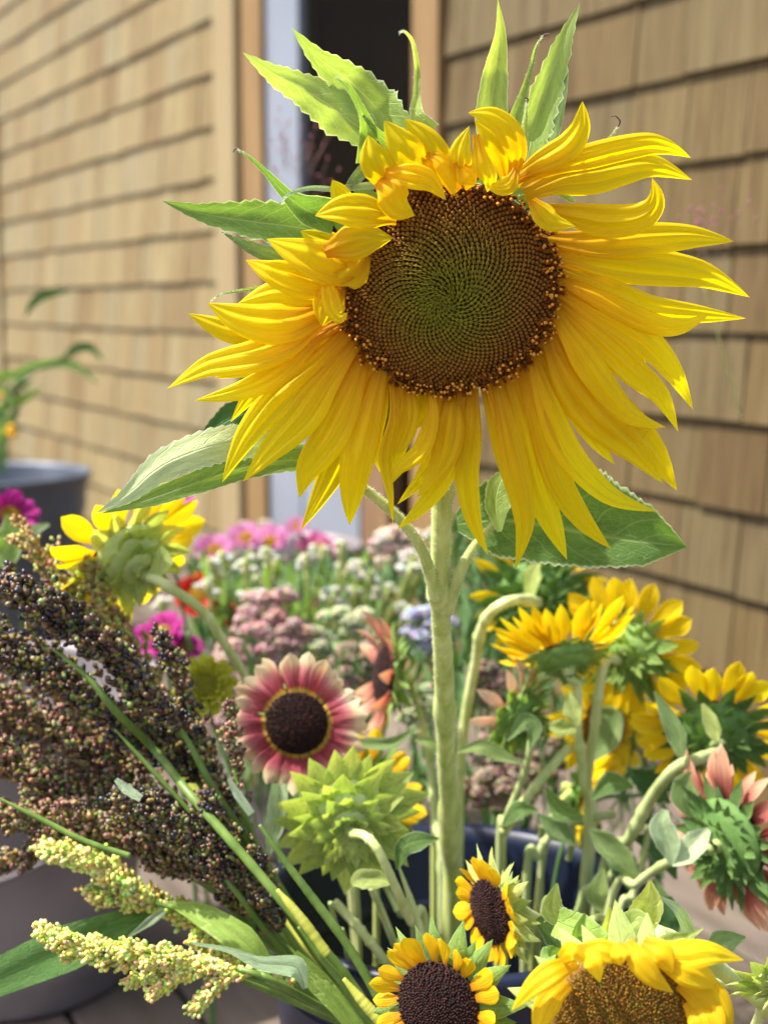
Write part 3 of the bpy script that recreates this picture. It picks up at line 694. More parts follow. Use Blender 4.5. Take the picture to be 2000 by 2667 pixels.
TL(giant, [(759,72),(830,150),(915,215),(990,290),(1050,350)], [0,24,46,62,40], [0,26,50,66,40], MT['leaf_lit'], .74, 'bract_leaf', dfun=B, lift=[20,10,0,0,10], seed=1, fold=.3, wave=.25)
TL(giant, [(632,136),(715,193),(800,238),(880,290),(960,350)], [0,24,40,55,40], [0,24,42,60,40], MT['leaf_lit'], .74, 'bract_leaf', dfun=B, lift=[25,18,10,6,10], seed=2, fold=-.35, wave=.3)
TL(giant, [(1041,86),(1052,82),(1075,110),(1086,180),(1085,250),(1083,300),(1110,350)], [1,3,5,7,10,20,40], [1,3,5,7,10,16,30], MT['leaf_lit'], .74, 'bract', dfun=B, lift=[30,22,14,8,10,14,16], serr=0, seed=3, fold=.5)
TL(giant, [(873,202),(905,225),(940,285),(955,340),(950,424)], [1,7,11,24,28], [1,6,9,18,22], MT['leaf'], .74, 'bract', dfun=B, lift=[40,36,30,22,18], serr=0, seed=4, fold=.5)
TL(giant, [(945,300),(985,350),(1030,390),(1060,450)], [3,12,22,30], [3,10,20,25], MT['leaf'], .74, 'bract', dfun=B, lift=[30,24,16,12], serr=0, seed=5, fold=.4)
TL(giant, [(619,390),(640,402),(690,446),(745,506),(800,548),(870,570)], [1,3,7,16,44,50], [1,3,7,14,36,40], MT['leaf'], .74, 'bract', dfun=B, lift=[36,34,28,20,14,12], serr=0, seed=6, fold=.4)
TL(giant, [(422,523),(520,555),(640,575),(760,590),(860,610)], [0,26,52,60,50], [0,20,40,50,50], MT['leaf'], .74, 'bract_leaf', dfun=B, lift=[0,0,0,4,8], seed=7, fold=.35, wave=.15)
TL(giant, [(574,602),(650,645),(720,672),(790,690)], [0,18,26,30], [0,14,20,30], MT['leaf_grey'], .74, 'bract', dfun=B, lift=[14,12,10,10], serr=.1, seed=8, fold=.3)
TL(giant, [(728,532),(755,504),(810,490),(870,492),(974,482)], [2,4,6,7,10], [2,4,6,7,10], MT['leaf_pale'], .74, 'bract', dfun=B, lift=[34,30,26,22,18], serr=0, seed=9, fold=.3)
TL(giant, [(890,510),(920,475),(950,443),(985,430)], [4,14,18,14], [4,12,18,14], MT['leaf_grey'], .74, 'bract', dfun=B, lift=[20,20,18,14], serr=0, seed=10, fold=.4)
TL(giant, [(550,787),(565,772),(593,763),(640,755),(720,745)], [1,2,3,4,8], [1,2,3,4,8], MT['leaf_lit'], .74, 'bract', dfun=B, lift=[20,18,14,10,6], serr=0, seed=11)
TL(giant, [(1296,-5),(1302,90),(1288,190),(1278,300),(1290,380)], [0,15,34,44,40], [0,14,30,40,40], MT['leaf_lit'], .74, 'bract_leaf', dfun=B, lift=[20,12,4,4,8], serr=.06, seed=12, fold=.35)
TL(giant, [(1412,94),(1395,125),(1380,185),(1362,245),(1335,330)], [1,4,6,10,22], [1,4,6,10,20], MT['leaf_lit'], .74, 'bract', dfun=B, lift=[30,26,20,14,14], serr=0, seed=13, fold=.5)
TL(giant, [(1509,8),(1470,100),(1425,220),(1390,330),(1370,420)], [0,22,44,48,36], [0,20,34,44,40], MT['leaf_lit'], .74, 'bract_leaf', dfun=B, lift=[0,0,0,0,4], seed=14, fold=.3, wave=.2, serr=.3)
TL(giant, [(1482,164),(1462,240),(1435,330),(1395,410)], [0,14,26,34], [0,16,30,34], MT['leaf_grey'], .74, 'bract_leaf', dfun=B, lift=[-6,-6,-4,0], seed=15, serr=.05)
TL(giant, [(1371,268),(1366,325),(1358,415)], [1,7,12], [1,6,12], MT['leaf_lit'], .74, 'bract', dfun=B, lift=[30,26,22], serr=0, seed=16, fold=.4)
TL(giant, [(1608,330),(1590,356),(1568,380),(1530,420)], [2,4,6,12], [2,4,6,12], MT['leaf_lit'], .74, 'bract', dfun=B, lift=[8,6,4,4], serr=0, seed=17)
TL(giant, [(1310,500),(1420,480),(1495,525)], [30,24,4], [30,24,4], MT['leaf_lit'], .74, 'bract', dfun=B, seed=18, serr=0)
for pts in ([(1412,96),(1420,90),(1432,90)], [(1608,330),(1614,316),(1602,302),(1590,303)], [(1371,270),(1374,258),(1366,254)], [(619,391),(612,388),(608,396)], [(1041,88),(1040,92)]):
    part('dry_tip', tube_mesh('dry_tip', [B(*p_) and U(p_[0], p_[1], B(*p_) - .02) for p_ in pts], [.0005, .0003], seg=5), MT['dry'], giant)
# ring of hidden bracts under the petals
for k in range(22):
    th = 2 * math.pi * k / 22 + rg.uniform(-.1, .1); r0, r1 = .95, rg.uniform(1.22, 1.42)
    f_ = lambda r: (1168 + 283 * r * math.cos(th), 750 - 268 * r * math.sin(th))
    TL(giant, [f_(.8), f_(1.05), f_(r1)], [26, 34, 2], [26, 34, 2], MT['bract_mid'], .74, 'bract', dfun=lambda a, b: D(a, b) + .010, serr=0, seed=30 + k, fold=.2, nv=10)
# main stem, side branches and big leaves
def Ppath(L): return [U(*p_) for p_ in L]
bot = Vector((BC.x - .01, BC.y - .02, .02))
sp = Ppath([(1165,800,.775),(1158,1000,.785),(1150,1180,.775),(1150,1300,.77),(1147,1450,.79),(1146,1571,.81),(1155,1752,.86),(1162,1978,.92),(1172,2203,.97),(1174,2393,1.0)])
stem = part('stem', tube_mesh('stem', sp + [bot], [.010, .0066, .0053, .0053, .0053, .0054, .0056, .0058, .0060, .0062, .0062], n=120, seg=16, knobs=7, seed=3), MT['stem'], giant)
part('branch', tube_mesh('branch', Ppath([(930,1262,.76),(965,1285,.765),(1040,1350,.77),(1095,1425,.775),(1122,1500,.79),(1135,1560,.80)]), [.0022, .0026, .0028, .0029, .0034, .004], seg=10, n=40), MT['stem'], giant)
part('branch', tube_mesh('branch', Ppath([(1300,1350,.79),(1238,1420,.79),(1203,1480,.79),(1182,1540,.80),(1160,1595,.81)]), [.0016, .0024, .0028, .0031, .004], seg=10, n=40), MT['stem'], giant)
TL(giant, [(250,1337),(330,1290),(420,1215),(540,1165),(640,1150),(740,1160)], [0,18,40,45,45,20], [0,22,40,48,46,20], MT['leaf_pale'], .76, 'leaf', lift=[40,36,26,20,10,0], seed=20, fold=-.1, wave=.12, serr=.18, nv=60, nteeth=20, label='pale folded leaf pointing left')
TL(giant, [(262,1338),(390,1300),(520,1255),(650,1215),(790,1200),(920,1250)], [0,22,32,44,46,6], [0,20,30,32,30,6], MT['leaf'], .765, 'leaf', lift=[38,24,16,8,0,0], seed=21, fold=.1, wave=.08, serr=.12, nv=50)
TL(giant, [(520,1150),(600,1092),(690,1060),(800,1040)], [10,40,50,40], [10,40,60,60], MT['leaf_dark'], .79, 'leaf', seed=22, fold=.1, serr=.15, nv=40)
TL(giant, [(1190,1365),(1290,1355),(1420,1370),(1550,1395),(1680,1412),(1789,1425)], [30,120,175,165,95,0], [20,95,100,85,62,0], MT['leaf'], .80, 'leaf', lift=[0,6,4,0,0,-6], seed=23, fold=.12, wave=.05, serr=.10, nv=70, nteeth=30, roll=0, label='broad green leaf pointing right')
TL(giant, [(1300,1385),(1290,1320),(1300,1260),(1335,1215)], [6,28,30,2], [6,40,40,2], MT['leaf_lit'], .775, 'leaf', seed=24, fold=.2, serr=.12)

def hairs(src, n, L, parent, seed=0, w_=.00009):
    me0 = src.data; nv_ = len(me0.vertices); co = np.zeros(nv_ * 3, np.float32); me0.vertices.foreach_get('co', co); co = co.reshape(-1, 3)
    me0.update(); pl = me0.polygons; rs = np.random.RandomState(seed); V = []; Fc = []
    for i in range(n):
        p_ = pl[rs.randint(len(pl))]
        if len(p_.vertices) > 4: continue
        wts = rs.dirichlet([1] * len(p_.vertices)); q = sum(wt * co[v] for wt, v in zip(wts, p_.vertices)); nn = np.array(p_.normal)
        if src.name.startswith('bract') and rs.rand() < .5: nn = -nn
        d_ = nn + rs.normal(size=3) * .35; d_ /= np.linalg.norm(d_) + 1e-9; sd = np.cross(d_, rs.normal(size=3)); sd /= np.linalg.norm(sd) + 1e-9
        l_ = L * rs.uniform(.4, 1.2); k0 = len(V); V += [q + sd * w_, q - sd * w_, q + d_ * l_]; Fc.append((k0, k0 + 1, k0 + 2))
    if V:
        me = mesh('hairs', np.array(V), np.array(Fc)); part('hairs', me, MT['hair'], src, kind='stuff') if False else part('hairs', me, MT['hair'], parent, kind='stuff')
for o_ in [o for o in giant.children if o.name.startswith(('stem', 'branch'))]: hairs(o_, 7000 if o_.name.startswith('stem') else 1500, .0015, giant, 1)
for o_ in [o for o in giant.children if o.name.split('.')[0] == 'bract'][:12]: hairs(o_, 420, .0013, giant, 2)
# ------------------------------------------------------------------ smaller flowers
VAR = {}
def unit_petal(kind, v):
    key = (kind, v)
    if key in VAR: return VAR[key]
    r_ = random.Random(hash(kind) % 1000 * 0 + v * 31 + len(kind)); c = {'point': .0, 'blunt': .0, 'curl': .35, 'bract': -.15, 'zin': .1}[kind] + r_.uniform(-.12, .12); sd = r_.uniform(-.1, .1)
    P = [(0, 0, 0), (.33, sd * .3, c * .10), (.66, sd * .7, c * .4), (1, sd, c)]
    kw = dict(point=dict(hw=.17, base=.35, peak=.5, point=2.2), blunt=dict(hw=.21, base=.4, peak=.62, point=3.2), curl=dict(hw=.17, base=.4, peak=.5, point=2.4), bract=dict(hw=.24, base=.85, peak=.2, point=1.35), zin=dict(hw=.3, base=.4, peak=.68, point=4))[kind]
    hw = kw.pop('hw')
    VAR[key] = strip(P, hw, (0, 0, 1.0), 'petal', nu=6, nv=10, ridge=.10, cup=.25 if kind != 'bract' else .35, twist=r_.uniform(-.5, .5), seed=v + 50, wave=.1, **kw)
    return VAR[key]
MESHM = {}
def petal_of(kind, v, mat):
    key = (kind, v, mat)
    if key not in MESHM:
        m_ = unit_petal(kind, v).copy(); m_.materials.clear(); m_.materials.append(MT[mat]); MESHM[key] = m_
    return MESHM[key]
def frame(c, face, roll=0):
    n_ = Vector(face).normalized(); z = Vector((0, 0, 1)); x = z.cross(n_)
    if x.length < .05: x = Vector((1, 0, 0))
    x.normalize(); y_ = n_.cross(x)
    return Matrix(((x.x, y_.x, n_.x, c.x), (x.y, y_.y, n_.y, c.y), (x.z, y_.z, n_.z, c.z), (0, 0, 0, 1))) @ Matrix.Rotation(roll, 4, 'Z')
def flower(name, label, cat, group, px, py, d, face, Rp, Lp, n, pm_, kind='point', elev=0.1, rows=1, disc='brown', bract='bract', nb=16, blen=.75, brows=2, belev=.0,
           stem=None, sr=14, smat='stem', skip=None, seed=0, depthk=.6, wsc=1.0, jit=.12, base=None, dome_h=.25, bw=1.15):
    rr = random.Random(seed + 100)
    c = U(px, py, d); fw = Vector((face[0], -face[2], face[1])); fw.normalize()
    Rm = Rp * d / F; Lm = Lp * d / F; M = frame(c, fw, rr.uniform(0, 1))
    sp_ = None
    if stem:
        pts = [U(*s) for s in stem]
        if base is not None:
            if (Vector(base) - BC).length < .16: pts += to_bucket(pts[-1])
            else: pts.append(Vector(base))
        loc = pts[-1]
    else: loc = c
    t = thing(name, label, cat, loc, group)
    back = c - fw * Rm * depthk
    if stem:
        P = [c - fw * Rm * depthk * .6, back - fw * Rm * .25] + pts
        r0 = sr * .43 * d / F
        part('stem', tube_mesh('stem', P, [r0 * 1.9, r0 * 1.15] + [r0] * len(pts), n=12 * len(P), seg=10, knobs=3, seed=seed), MT[smat], t)
    # calyx and disc dome
    prof = [(Rm * .02, Rm * dome_h), (Rm * .35, Rm * dome_h * .9), (Rm * .7, Rm * dome_h * .62), (Rm * 1.0, Rm * .02), (Rm * 1.0, -Rm * .10), (Rm * .9, -Rm * depthk * .5), (Rm * .55, -Rm * depthk * .85), (Rm * .12, -Rm * depthk)]
    me = lathe_mesh('calyx', [(Rm * .99, -Rm * .04)] + prof[4:], 28); part('calyx', me, MT['calyx_' + bract], t, M)
    me = lathe_mesh('disc', prof[:5], 28); dm = part('disc', me, MT[{'brown': 'disc_brown', 'dark': 'disc_dark', 'olive': 'disc_olive', 'lime': 'petal_lime', 'gold': 'disc_olive'}[disc]] if disc != 'lime' else MT['disc_olive'], t, M)
    if fw.y < .35:
        nf = 3200 if Rp > 150 else 900 if Rp > 100 else 600; pts_ = []; cols = []; rad = []
        pal = {'brown': [(.09, .03, .006), (.14, .055, .008), (.05, .018, .004)], 'dark': [(.03, .010, .007), (.05, .016, .01), (.018, .007, .006)], 'olive': [(.24, .12, .012), (.34, .18, .014), (.15, .07, .008)], 'lime': [(.5, .55, .05)], 'gold': [(.6, .35, .02), (.4, .2, .01)]}[disc]
        for i in range(nf):
            r = math.sqrt((i + .5) / nf) * rr.uniform(.98, 1.01); th = i * golden + rr.uniform(-.05, .05); z = Rm * dome_h * (1 - r ** 2) + Rm * .05
            pts_.append((r * Rm * 1.01 * math.cos(th), r * Rm * 1.01 * math.sin(th), z)); cols.append([a * rr.uniform(.7, 1.3) for a in rr.choice(pal)]); rad.append(Rm * 1.0 / math.sqrt(nf) * rr.uniform(.6, .95))
        me = blobs('florets', pts_, rad, cols, axis=[(a[0] * .3, a[1] * .3, Rm) for a in pts_], stretch=1.5); me.materials.append(MT['col'])
        part('florets', me, None, t, M, kind='stuff')
    for row in range(rows):
        for i in range(n):
            if skip and rr.random() < skip: continue
            th = 2 * math.pi * (i + .5 * row) / n + rr.uniform(-jit, jit)
            e = elev + row * .28 + rr.uniform(-.14, .14); L = Lm * (1 - .16 * row) * rr.uniform(.86, 1.1)
            Mp = M @ Matrix.Rotation(th, 4, 'Z') @ Matrix.Translation((Rm * (.95 - .12 * row), 0, Rm * .02 * row)) @ Matrix.Rotation(-e, 4, 'Y') @ Matrix.Rotation(rr.uniform(-.35, .35), 4, 'X') @ Matrix.Diagonal((L, L * wsc, L, 1))
            part('petal', petal_of(kind, rr.randrange(5), pm_), None, t, Mp)
    for row in range(brows):
        for i in range(nb):
            th = 2 * math.pi * (i + .5 * row) / nb + rr.uniform(-.12, .12); L = Rm * blen * (1.15 - .2 * row) * rr.uniform(.8, 1.2)
            rb = Rm * (1.0 - .28 * row)
            Mp = M @ Matrix.Rotation(th, 4, 'Z') @ Matrix.Translation((rb, 0, -Rm * (.08 + depthk * .42 * row))) @ Matrix.Rotation(-(belev - .15 * row + rr.uniform(-.2, .2)), 4, 'Y') @ Matrix.Rotation(rr.uniform(-.3, .3), 4, 'X') @ Matrix.Diagonal((L, L * bw, L, 1))
            part('bract', petal_of('bract', rr.randrange(4), bract), None, t, Mp)
    return t
def to_bucket(p):
    q = Vector((p.x - BC.x, p.y - BC.y, 0)); out = []; n_ = q.length
    if p.z > .34: out.append(BC + (q * min(1, .108 / n_) if n_ > 1e-4 else q) + Vector((0, 0, .325)))
    out.append(BC + (q * min(1, .075 / n_) if n_ > 1e-4 else q) + Vector((0, 0, .03))); return out
def bpt(dx, dy): return (BC.x + dx, BC.y + dy, .03)
F2 = flower('sunflower', 'yellow sunflower seen from behind beside the pink zinnia, above the dark sorghum', 'sunflower', None, 325, 1448, .95, (-.66, .42, -.62), 104, 138, 20, 'petal2', kind='blunt', elev=.05, bract='bract', nb=13, blen=.72, brows=5, belev=-.05, bw=1.5, seed=1, sr=30, smat='stem_pale', wsc=.95,
     stem=[(425,1520,.93),(527,1592,.95),(590,1685,.97),(654,1790,1.0),(760,1990,1.06),(900,2200,1.08)], base=bpt(-.06, .02))
F3 = flower('sunflower', 'dusty rose sunflower with cream petal tips and dark centre, facing the camera', 'sunflower', None, 773, 1883, .93, (-.08, .10, 1), 82, 104, 31, 'petal_rose', kind='blunt', elev=.05, disc='dark', bract='bract_mid', nb=14, belev=-.6, seed=2, sr=22, wsc=1.02, jit=.07,
     stem=[(800,1990,1.0),(860,2160,1.03),(930,2360,1.04)], base=bpt(-.05, 0), smat='stem_pale')
F4 = flower('sunflower', 'withered rust and peach sunflower seen edge on, left of the thick stem', 'sunflower', None, 1000, 1760, 1.08, (-.95, .12, .22), 78, 105, 18, 'petal_rust', kind='curl', elev=.2, disc='dark', bract='bract_mid', nb=14, seed=3, sr=20, jit=.25,
     stem=[(1075,1800,1.1),(1110,1930,1.1),(1130,2120,1.1)], base=bpt(.0, .03))
F5 = flower('sunflower_bud', 'lime green closed sunflower seen from behind, spiky with bracts, left of the thick stem', 'sunflower', None, 905, 2120, .90, (-.12, .20, -1), 108, 40, 12, 'petal_lime', kind='point', elev=.5, bract='bract', nb=20, blen=.78, brows=4, belev=.02, bw=1.6, seed=4, sr=27, smat='stem_pale',
     stem=[(950,2178,.868),(985,2215,.862),(1030,2310,.87),(1070,2400,.90),(1110,2470,.93)], base=bpt(.02, -.04))
F6 = flower('sunflower', 'golden sunflower half hidden behind the lime green closed one', 'sunflower', None, 945, 2070, 1.0, (-.1, .3, 1), 85, 88, 18, 'petal_gold', kind='blunt', elev=.1, disc='dark', bract='bract_mid', seed=5, sr=20, stem=[(980,2200,1.05)], base=bpt(.0, .01))
F7 = flower('sunflower', 'yellow sunflower turned away on a crooked stem, just under the broad right leaf', 'sunflower', None, 1400, 1545, 1.12, (.12, .10, -1), 100, 92, 18, 'petal2', kind='point', elev=-.1, bract='bract_dark', nb=16, blen=.65, brows=4, seed=6, sr=30, smat='stem_pale',
     stem=[(1345,1562,1.02),(1285,1588,1.02),(1252,1645,1.04),(1238,1733,1.06),(1215,1850,1.08),(1200,1990,1.09),(1195,2160,1.1)], base=bpt(.02, .05))
F8 = flower('sunflower', 'yellow sunflower tipped back with its petals standing up, upper left of the yellow cluster', 'sunflower', None, 1470, 1700, 1.0, (-.15, .80, -.55), 78, 140, 30, 'petal2', kind='point', elev=.62, bract='bract_mid', nb=15, blen=.6, brows=4, seed=7, sr=28, smat='stem_pale', rows=1,
     stem=[(1503,1790,1.0),(1503,1892,1.01),(1519,2040,1.03),(1526,2230,1.05)], base=bpt(.05, .03))
F9 = flower('sunflower', 'yellow sunflower with long broad petals turned right, highest of the yellow cluster', 'sunflower', None, 1640, 1690, 1.06, (.55, .22, -.80), 85, 125, 20, 'petal2', kind='blunt', elev=.0, bract='bract_mid', nb=14, blen=.7, brows=4, seed=8, sr=28, smat='stem_pale',
     stem=[(1578,1720,1.02),(1558,1800,1.02),(1548,1890,1.03),(1530,2040,1.05),(1535,2240,1.06)], base=bpt(.06, .04))
F10 = flower('sunflower', 'yellow sunflower low behind the two upright stems, petals spreading right', 'sunflower', None, 1570, 1890, 1.16, (.45, .1, .8), 70, 108, 18, 'petal2', kind='point', elev=.0, rows=2, disc='olive', bract='bract_mid', seed=9, sr=20, stem=[(1560,2040,1.15)], base=bpt(.07, .06))
F10b = flower('sunflower', 'small drooping yellow sunflower below the yellow cluster, above the bucket edge', 'sunflower', None, 1520, 2070, 1.12, (.80, -.2, .2), 62, 95, 18, 'petal2', kind='blunt', elev=.35, rows=2, disc='olive', bract='bract_dark', seed=10, sr=18, stem=[(1500,2180,1.12)], base=bpt(.06, .0))
F11 = flower('sunflower', 'yellow sunflower seen from behind at the right edge, on a thick grey green bent stem', 'sunflower', None, 1865, 1900, 1.0, (.15, .42, -.88), 100, 125, 22, 'petal2', kind='blunt', elev=.0, bract='bract_dark', nb=15, blen=.6, brows=4, seed=11, sr=36, smat='stem_grey',
     stem=[(1820,1975,.96),(1760,2000,.96),(1700,2070,.98),(1640,2180,1.0),(1560,2330,1.03)], base=bpt(.06, .0))
F12 = flower('sunflower', 'pale blush sunflower seen from behind with a dense green calyx, right of the thick stem', 'sunflower', None, 1335, 1860, 1.02, (-.72, .38, -.55), 80, 90, 13, 'petal_blush', kind='curl', elev=.15, bract='bract_mid', nb=15, blen=.75, brows=5, seed=12, sr=22, smat='stem_grey', skip=.2,
     stem=[(1385,1925,.99),(1365,2015,1.0),(1315,2143,1.02),(1300,2240,1.04)], base=bpt(.04, .03))
F13 = flower('sunflower', 'rusty pink sunflower turned sideways at the right edge with ragged hanging petals', 'sunflower', None, 1900, 2190, .93, (.78, .08, -.50), 118, 138, 22, 'petal_rust', kind='curl', elev=-.15, disc='dark', bract='bract_dark', nb=18, blen=.52, brows=5, belev=-.05, seed=13, depthk=.42, sr=28, smat='stem_grey', rows=2, jit=.2,
     stem=[(1760,2235,.93),(1660,2300,.96),(1580,2400,.99)], base=bpt(.07, -.03))
F14 = flower('sunflower', 'small golden sunflower with stubby petals turned left, above the two bottom sunflowers', 'sunflower', None, 1276, 2374, .80, (-.86, -.05, .50), 84, 64, 20, 'petal_gold', kind='blunt', elev=.30, disc='dark', bract='bract', nb=13, blen=.9, brows=3, belev=-.1, seed=14, sr=26, wsc=1.75, jit=.06,
     stem=[(1420,2400,.83),(1500,2415,.86),(1570,2500,.90)], base=bpt(.06, -.07), smat='stem')
F15 = flower('sunflower', 'golden sunflower with large dark brown disc at the bottom edge, middle of the photo', 'sunflower', None, 1140, 2620, .68, (-.50, .10, .86), 116, 88, 24, 'petal_gold', kind='blunt', elev=.35, disc='dark', bract='bract_mid', nb=18, blen=.85, brows=4, belev=.05, seed=15, sr=30, wsc=1.25, jit=.07,
     stem=[(1230,2660,.78),(1260,2750,.85)], base=bpt(.04, -.09), smat='stem', dome_h=.3)
# bottom right sunflower with traced petals
F16 = flower('sunflower', 'bright yellow sunflower with golden brown disc cut by the bottom edge, at lower right', 'sunflower', None, 1630, 2660, .63, (-.02, .02, 1), 196, 60, 0, 'petal', disc='olive', bract='bract', nb=14, blen=.55, brows=2, belev=-.6, seed=16, sr=40, smat='stem_pale', dome_h=.12, depthk=.4,
     stem=[(1700,2640,.70),(1850,2560,.76),(1950,2700,.82)], base=(BC.x + .09, BC.y - .05, .05))
d16 = .63
P16 = [([(1500,2505),(1440,2530),(1385,2570),(1331,2633)],32,(8,16,16,12)),([(1480,2560),(1435,2600),(1410,2650),(1395,2730)],34,(4,10,12,10)),([(1520,2480),(1545,2510),(1562,2560)],26,(14,20,18)),([(1505,2478),(1560,2475),(1600,2490),(1618,2516)],30,(10,17,18,15)),
 ([(1460,2500),(1490,2480),(1530,2505)],28,(12,18,16)),([(1630,2455),(1660,2500),(1700,2550),(1754,2587)],32,(10,19,20,17)),([(1670,2458),(1720,2490),(1752,2533)],38,(9,15,15)),([(1610,2455),(1612,2490),(1616,2514)],22,(16,20,19)),
 ([(1690,2470),(1770,2485),(1850,2480),(1937,2501)],40,(4,10,10,4)),([(1700,2480),(1780,2520),(1830,2545),(1877,2569)],42,(7,14,13,9)),([(1770,2550),(1830,2590),(1870,2650),(1890,2730)],52,(3,10,11,6)),([(1800,2600),(1840,2660),(1850,2740)],50,(5,13,14)),
 ([(1800,2700),(1900,2760),(1960,2840)],45,(0,4,4)),([(1760,2800),(1820,2880),(1860,2960)],45,(0,4,4)),([(1640,2850),(1650,2940),(1660,3020)],45,(0,4,4)),([(1540,2840),(1500,2930),(1480,3000)],45,(0,4,4)),([(1470,2780),(1400,2840),(1350,2890)],45,(0,4,4)),([(1690,2840),(1740,2930),(1780,3000)],45,(0,4,4)),([(1590,2850),(1580,2940),(1570,3010)],45,(0,4,4)),([(1450,2700),(1370,2740),(1320,2790)],45,(0,4,4))]
for i, (path, hw, lift) in enumerate(P16):
    C2 = scat(path, 8); lf = np.interp(np.linspace(0, 1, 8), np.linspace(0, 1, len(lift)), lift)
    P = [U(c[0], c[1], d16 - .002 - lf[k] * .001 - .0005 * (i % 3)) for k, c in enumerate(C2)]
    part('petal', strip(P, hw * d16 / F, camdir, 'petal', nu=10, nv=20, ridge=.08, cup=.2, roll=rg.uniform(-.2, .2), twist=rg.uniform(-.3, .3), seed=300 + i, base=.6, peak=.4), MT['petal2'], F16)
for k, (path, wl, mt) in enumerate([([(1640,2490),(1660,2420),(1690,2350),(1693,2293)],[60,44,40,4],'bract'),([(1570,2490),(1585,2420),(1586,2362)],[22,22,3],'bract'),([(1560,2470),(1510,2440),(1522,2378)],[36,24,3],'bract_mid'),([(1700,2480),(1750,2450),(1790,2440),(1830,2418)],[30,22,12,2],'bract'),
   ([(1790,2470),(1790,2420),(1765,2370),(1722,2338)],[24,18,14,4],'leaf_pale'),([(1590,2480),(1620,2430),(1660,2400),(1690,2470)],[30,34,30,20],'bract'),([(1450,2400),(1520,2430),(1570,2460)],[40,44,30],'bract_mid'),([(1480,2520),(1430,2490),(1440,2530)],[30,26,5],'bract_mid')]):
    TL(F16, path, wl, wl, MT[mt], .66, 'bract', lift=[-10, -4, 4, 8], serr=.08, seed=60 + k, fold=.3)
part('stem', tube_mesh('stem', Ppath([(1700,2440,.68),(1800,2470,.70),(1880,2530,.72),(1960,2590,.74),(2060,2680,.78)]), [.006, .0042, .004, .004, .004], seg=12, n=40), MT['stem_pale'], F16)
F17 = flower('sunflower_bud', 'closed green sunflower bud cut by the right edge near the bottom corner', 'sunflower', None, 2010, 2540, .70, (-.2, .5, -.6), 60, 30, 8, 'petal_lime', elev=.8, bract='bract', nb=12, blen=1.1, brows=3, belev=.5, seed=17, sr=26, stem=[(1990,2640,.74),(1960,2760,.8)], base=(BC.x + .1, BC.y - .06, .05))
# leaves that belong to these flowers
def fl(T, path, w_, mat, d, wr=None, **k): return TL(T, path, w_, wr or w_, MT[mat], d, 'leaf', **k)
fl(F11, [(1703,1800),(1735,1860),(1762,1920),(1772,1972)], [2,20,26,8], 'leaf_grey', .95, seed=70, serr=.02)
fl(F11, [(1828,1832),(1845,1870),(1858,1905),(1864,1932)], [4,20,20,6], 'bract', .95, seed=71, serr=0)
fl(F11, [(1640,2010),(1700,2040),(1760,2030),(1830,1990)], [10,50,60,20], 'leaf_dark', 1.04, seed=72)
fl(F13, [(1748,2252),(1740,2200),(1722,2150),(1732,2108)], [6,32,34,8], 'leaf_pale', .90, seed=73, serr=0)
fl(F13, [(1748,2252),(1780,2225),(1815,2190),(1845,2160)], [6,30,32,8], 'leaf_pale', .90, seed=74, serr=0)
fl(F13, [(1800,2130),(1780,2080),(1790,2040),(1800,2010)], [6,34,36,8], 'leaf_grey', .95, seed=75, serr=.05)
fl(F13, [(1660,2300),(1620,2240),(1570,2190),(1535,2160)], [6,30,30,4], 'leaf_grey', .97, seed=76, serr=.05)
fl(F13, [(1720,2340),(1740,2400),(1760,2440)], [30,40,5], 'leaf_dark', .93, seed=77)
fl(F8, [(1505,1890),(1490,1850),(1480,1800)], [8,26,3], 'bract', .98, seed=78, serr=0)
fl(F8, [(1500,1900),(1460,1895),(1430,1890)], [8,24,8], 'bract', .98, seed=79, serr=0)
fl(F9, [(1550,1850),(1590,1870),(1580,1930),(1545,1980)], [8,30,30,4], 'leaf_grey', 1.08, seed=80, serr=.03)
fl(F12, [(1190,1958),(1250,1945),(1300,1965),(1355,1988)], [3,20,18,3], 'leaf_grey', .98, seed=81, serr=.02)
fl(F12, [(1320,1930),(1365,1880),(1390,1900),(1380,1950)], [3,22,22,3], 'leaf_grey', .96, seed=82, serr=.02)
fl(F5, [(1035,2265),(1050,2210),(1090,2190),(1142,2184)], [4,24,26,3], 'leaf', .88, seed=83, serr=.05)
fl(F5, [(915,2300),(940,2290),(985,2290),(1030,2300)], [8,26,24,4], 'bract', .87, seed=84, serr=.03)
fl(F5, [(730,2045),(722,2100),(715,2160),(700,2200)], [18,24,22,10], 'leaf_pale', .93, seed=85, serr=0)
fl(F4, [(1080,1900),(1020,1935),(960,1935),(920,1930)], [4,16,16,3], 'leaf_grey', 1.0, seed=86, serr=.02)
fl(F4, [(1180,1990),(1130,1940),(1080,1925)], [4,18,5], 'leaf_grey', 1.0, seed=87, serr=.02)
fl(F14, [(1410,2400),(1430,2350),(1462,2345)], [8,20,3], 'bract', .80, seed=88, serr=.1)
fl(F14, [(1400,2390),(1440,2440),(1470,2500)], [14,26,10], 'leaf', .80, seed=89, serr=.1)
fl(F2, [(400,1500),(425,1460),(418,1420)], [14,26,3], 'bract', .93, seed=90, serr=0)
fl(F7, [(1380,1560),(1385,1500),(1400,1465)], [10,26,6], 'bract', 1.08, seed=91, serr=0)
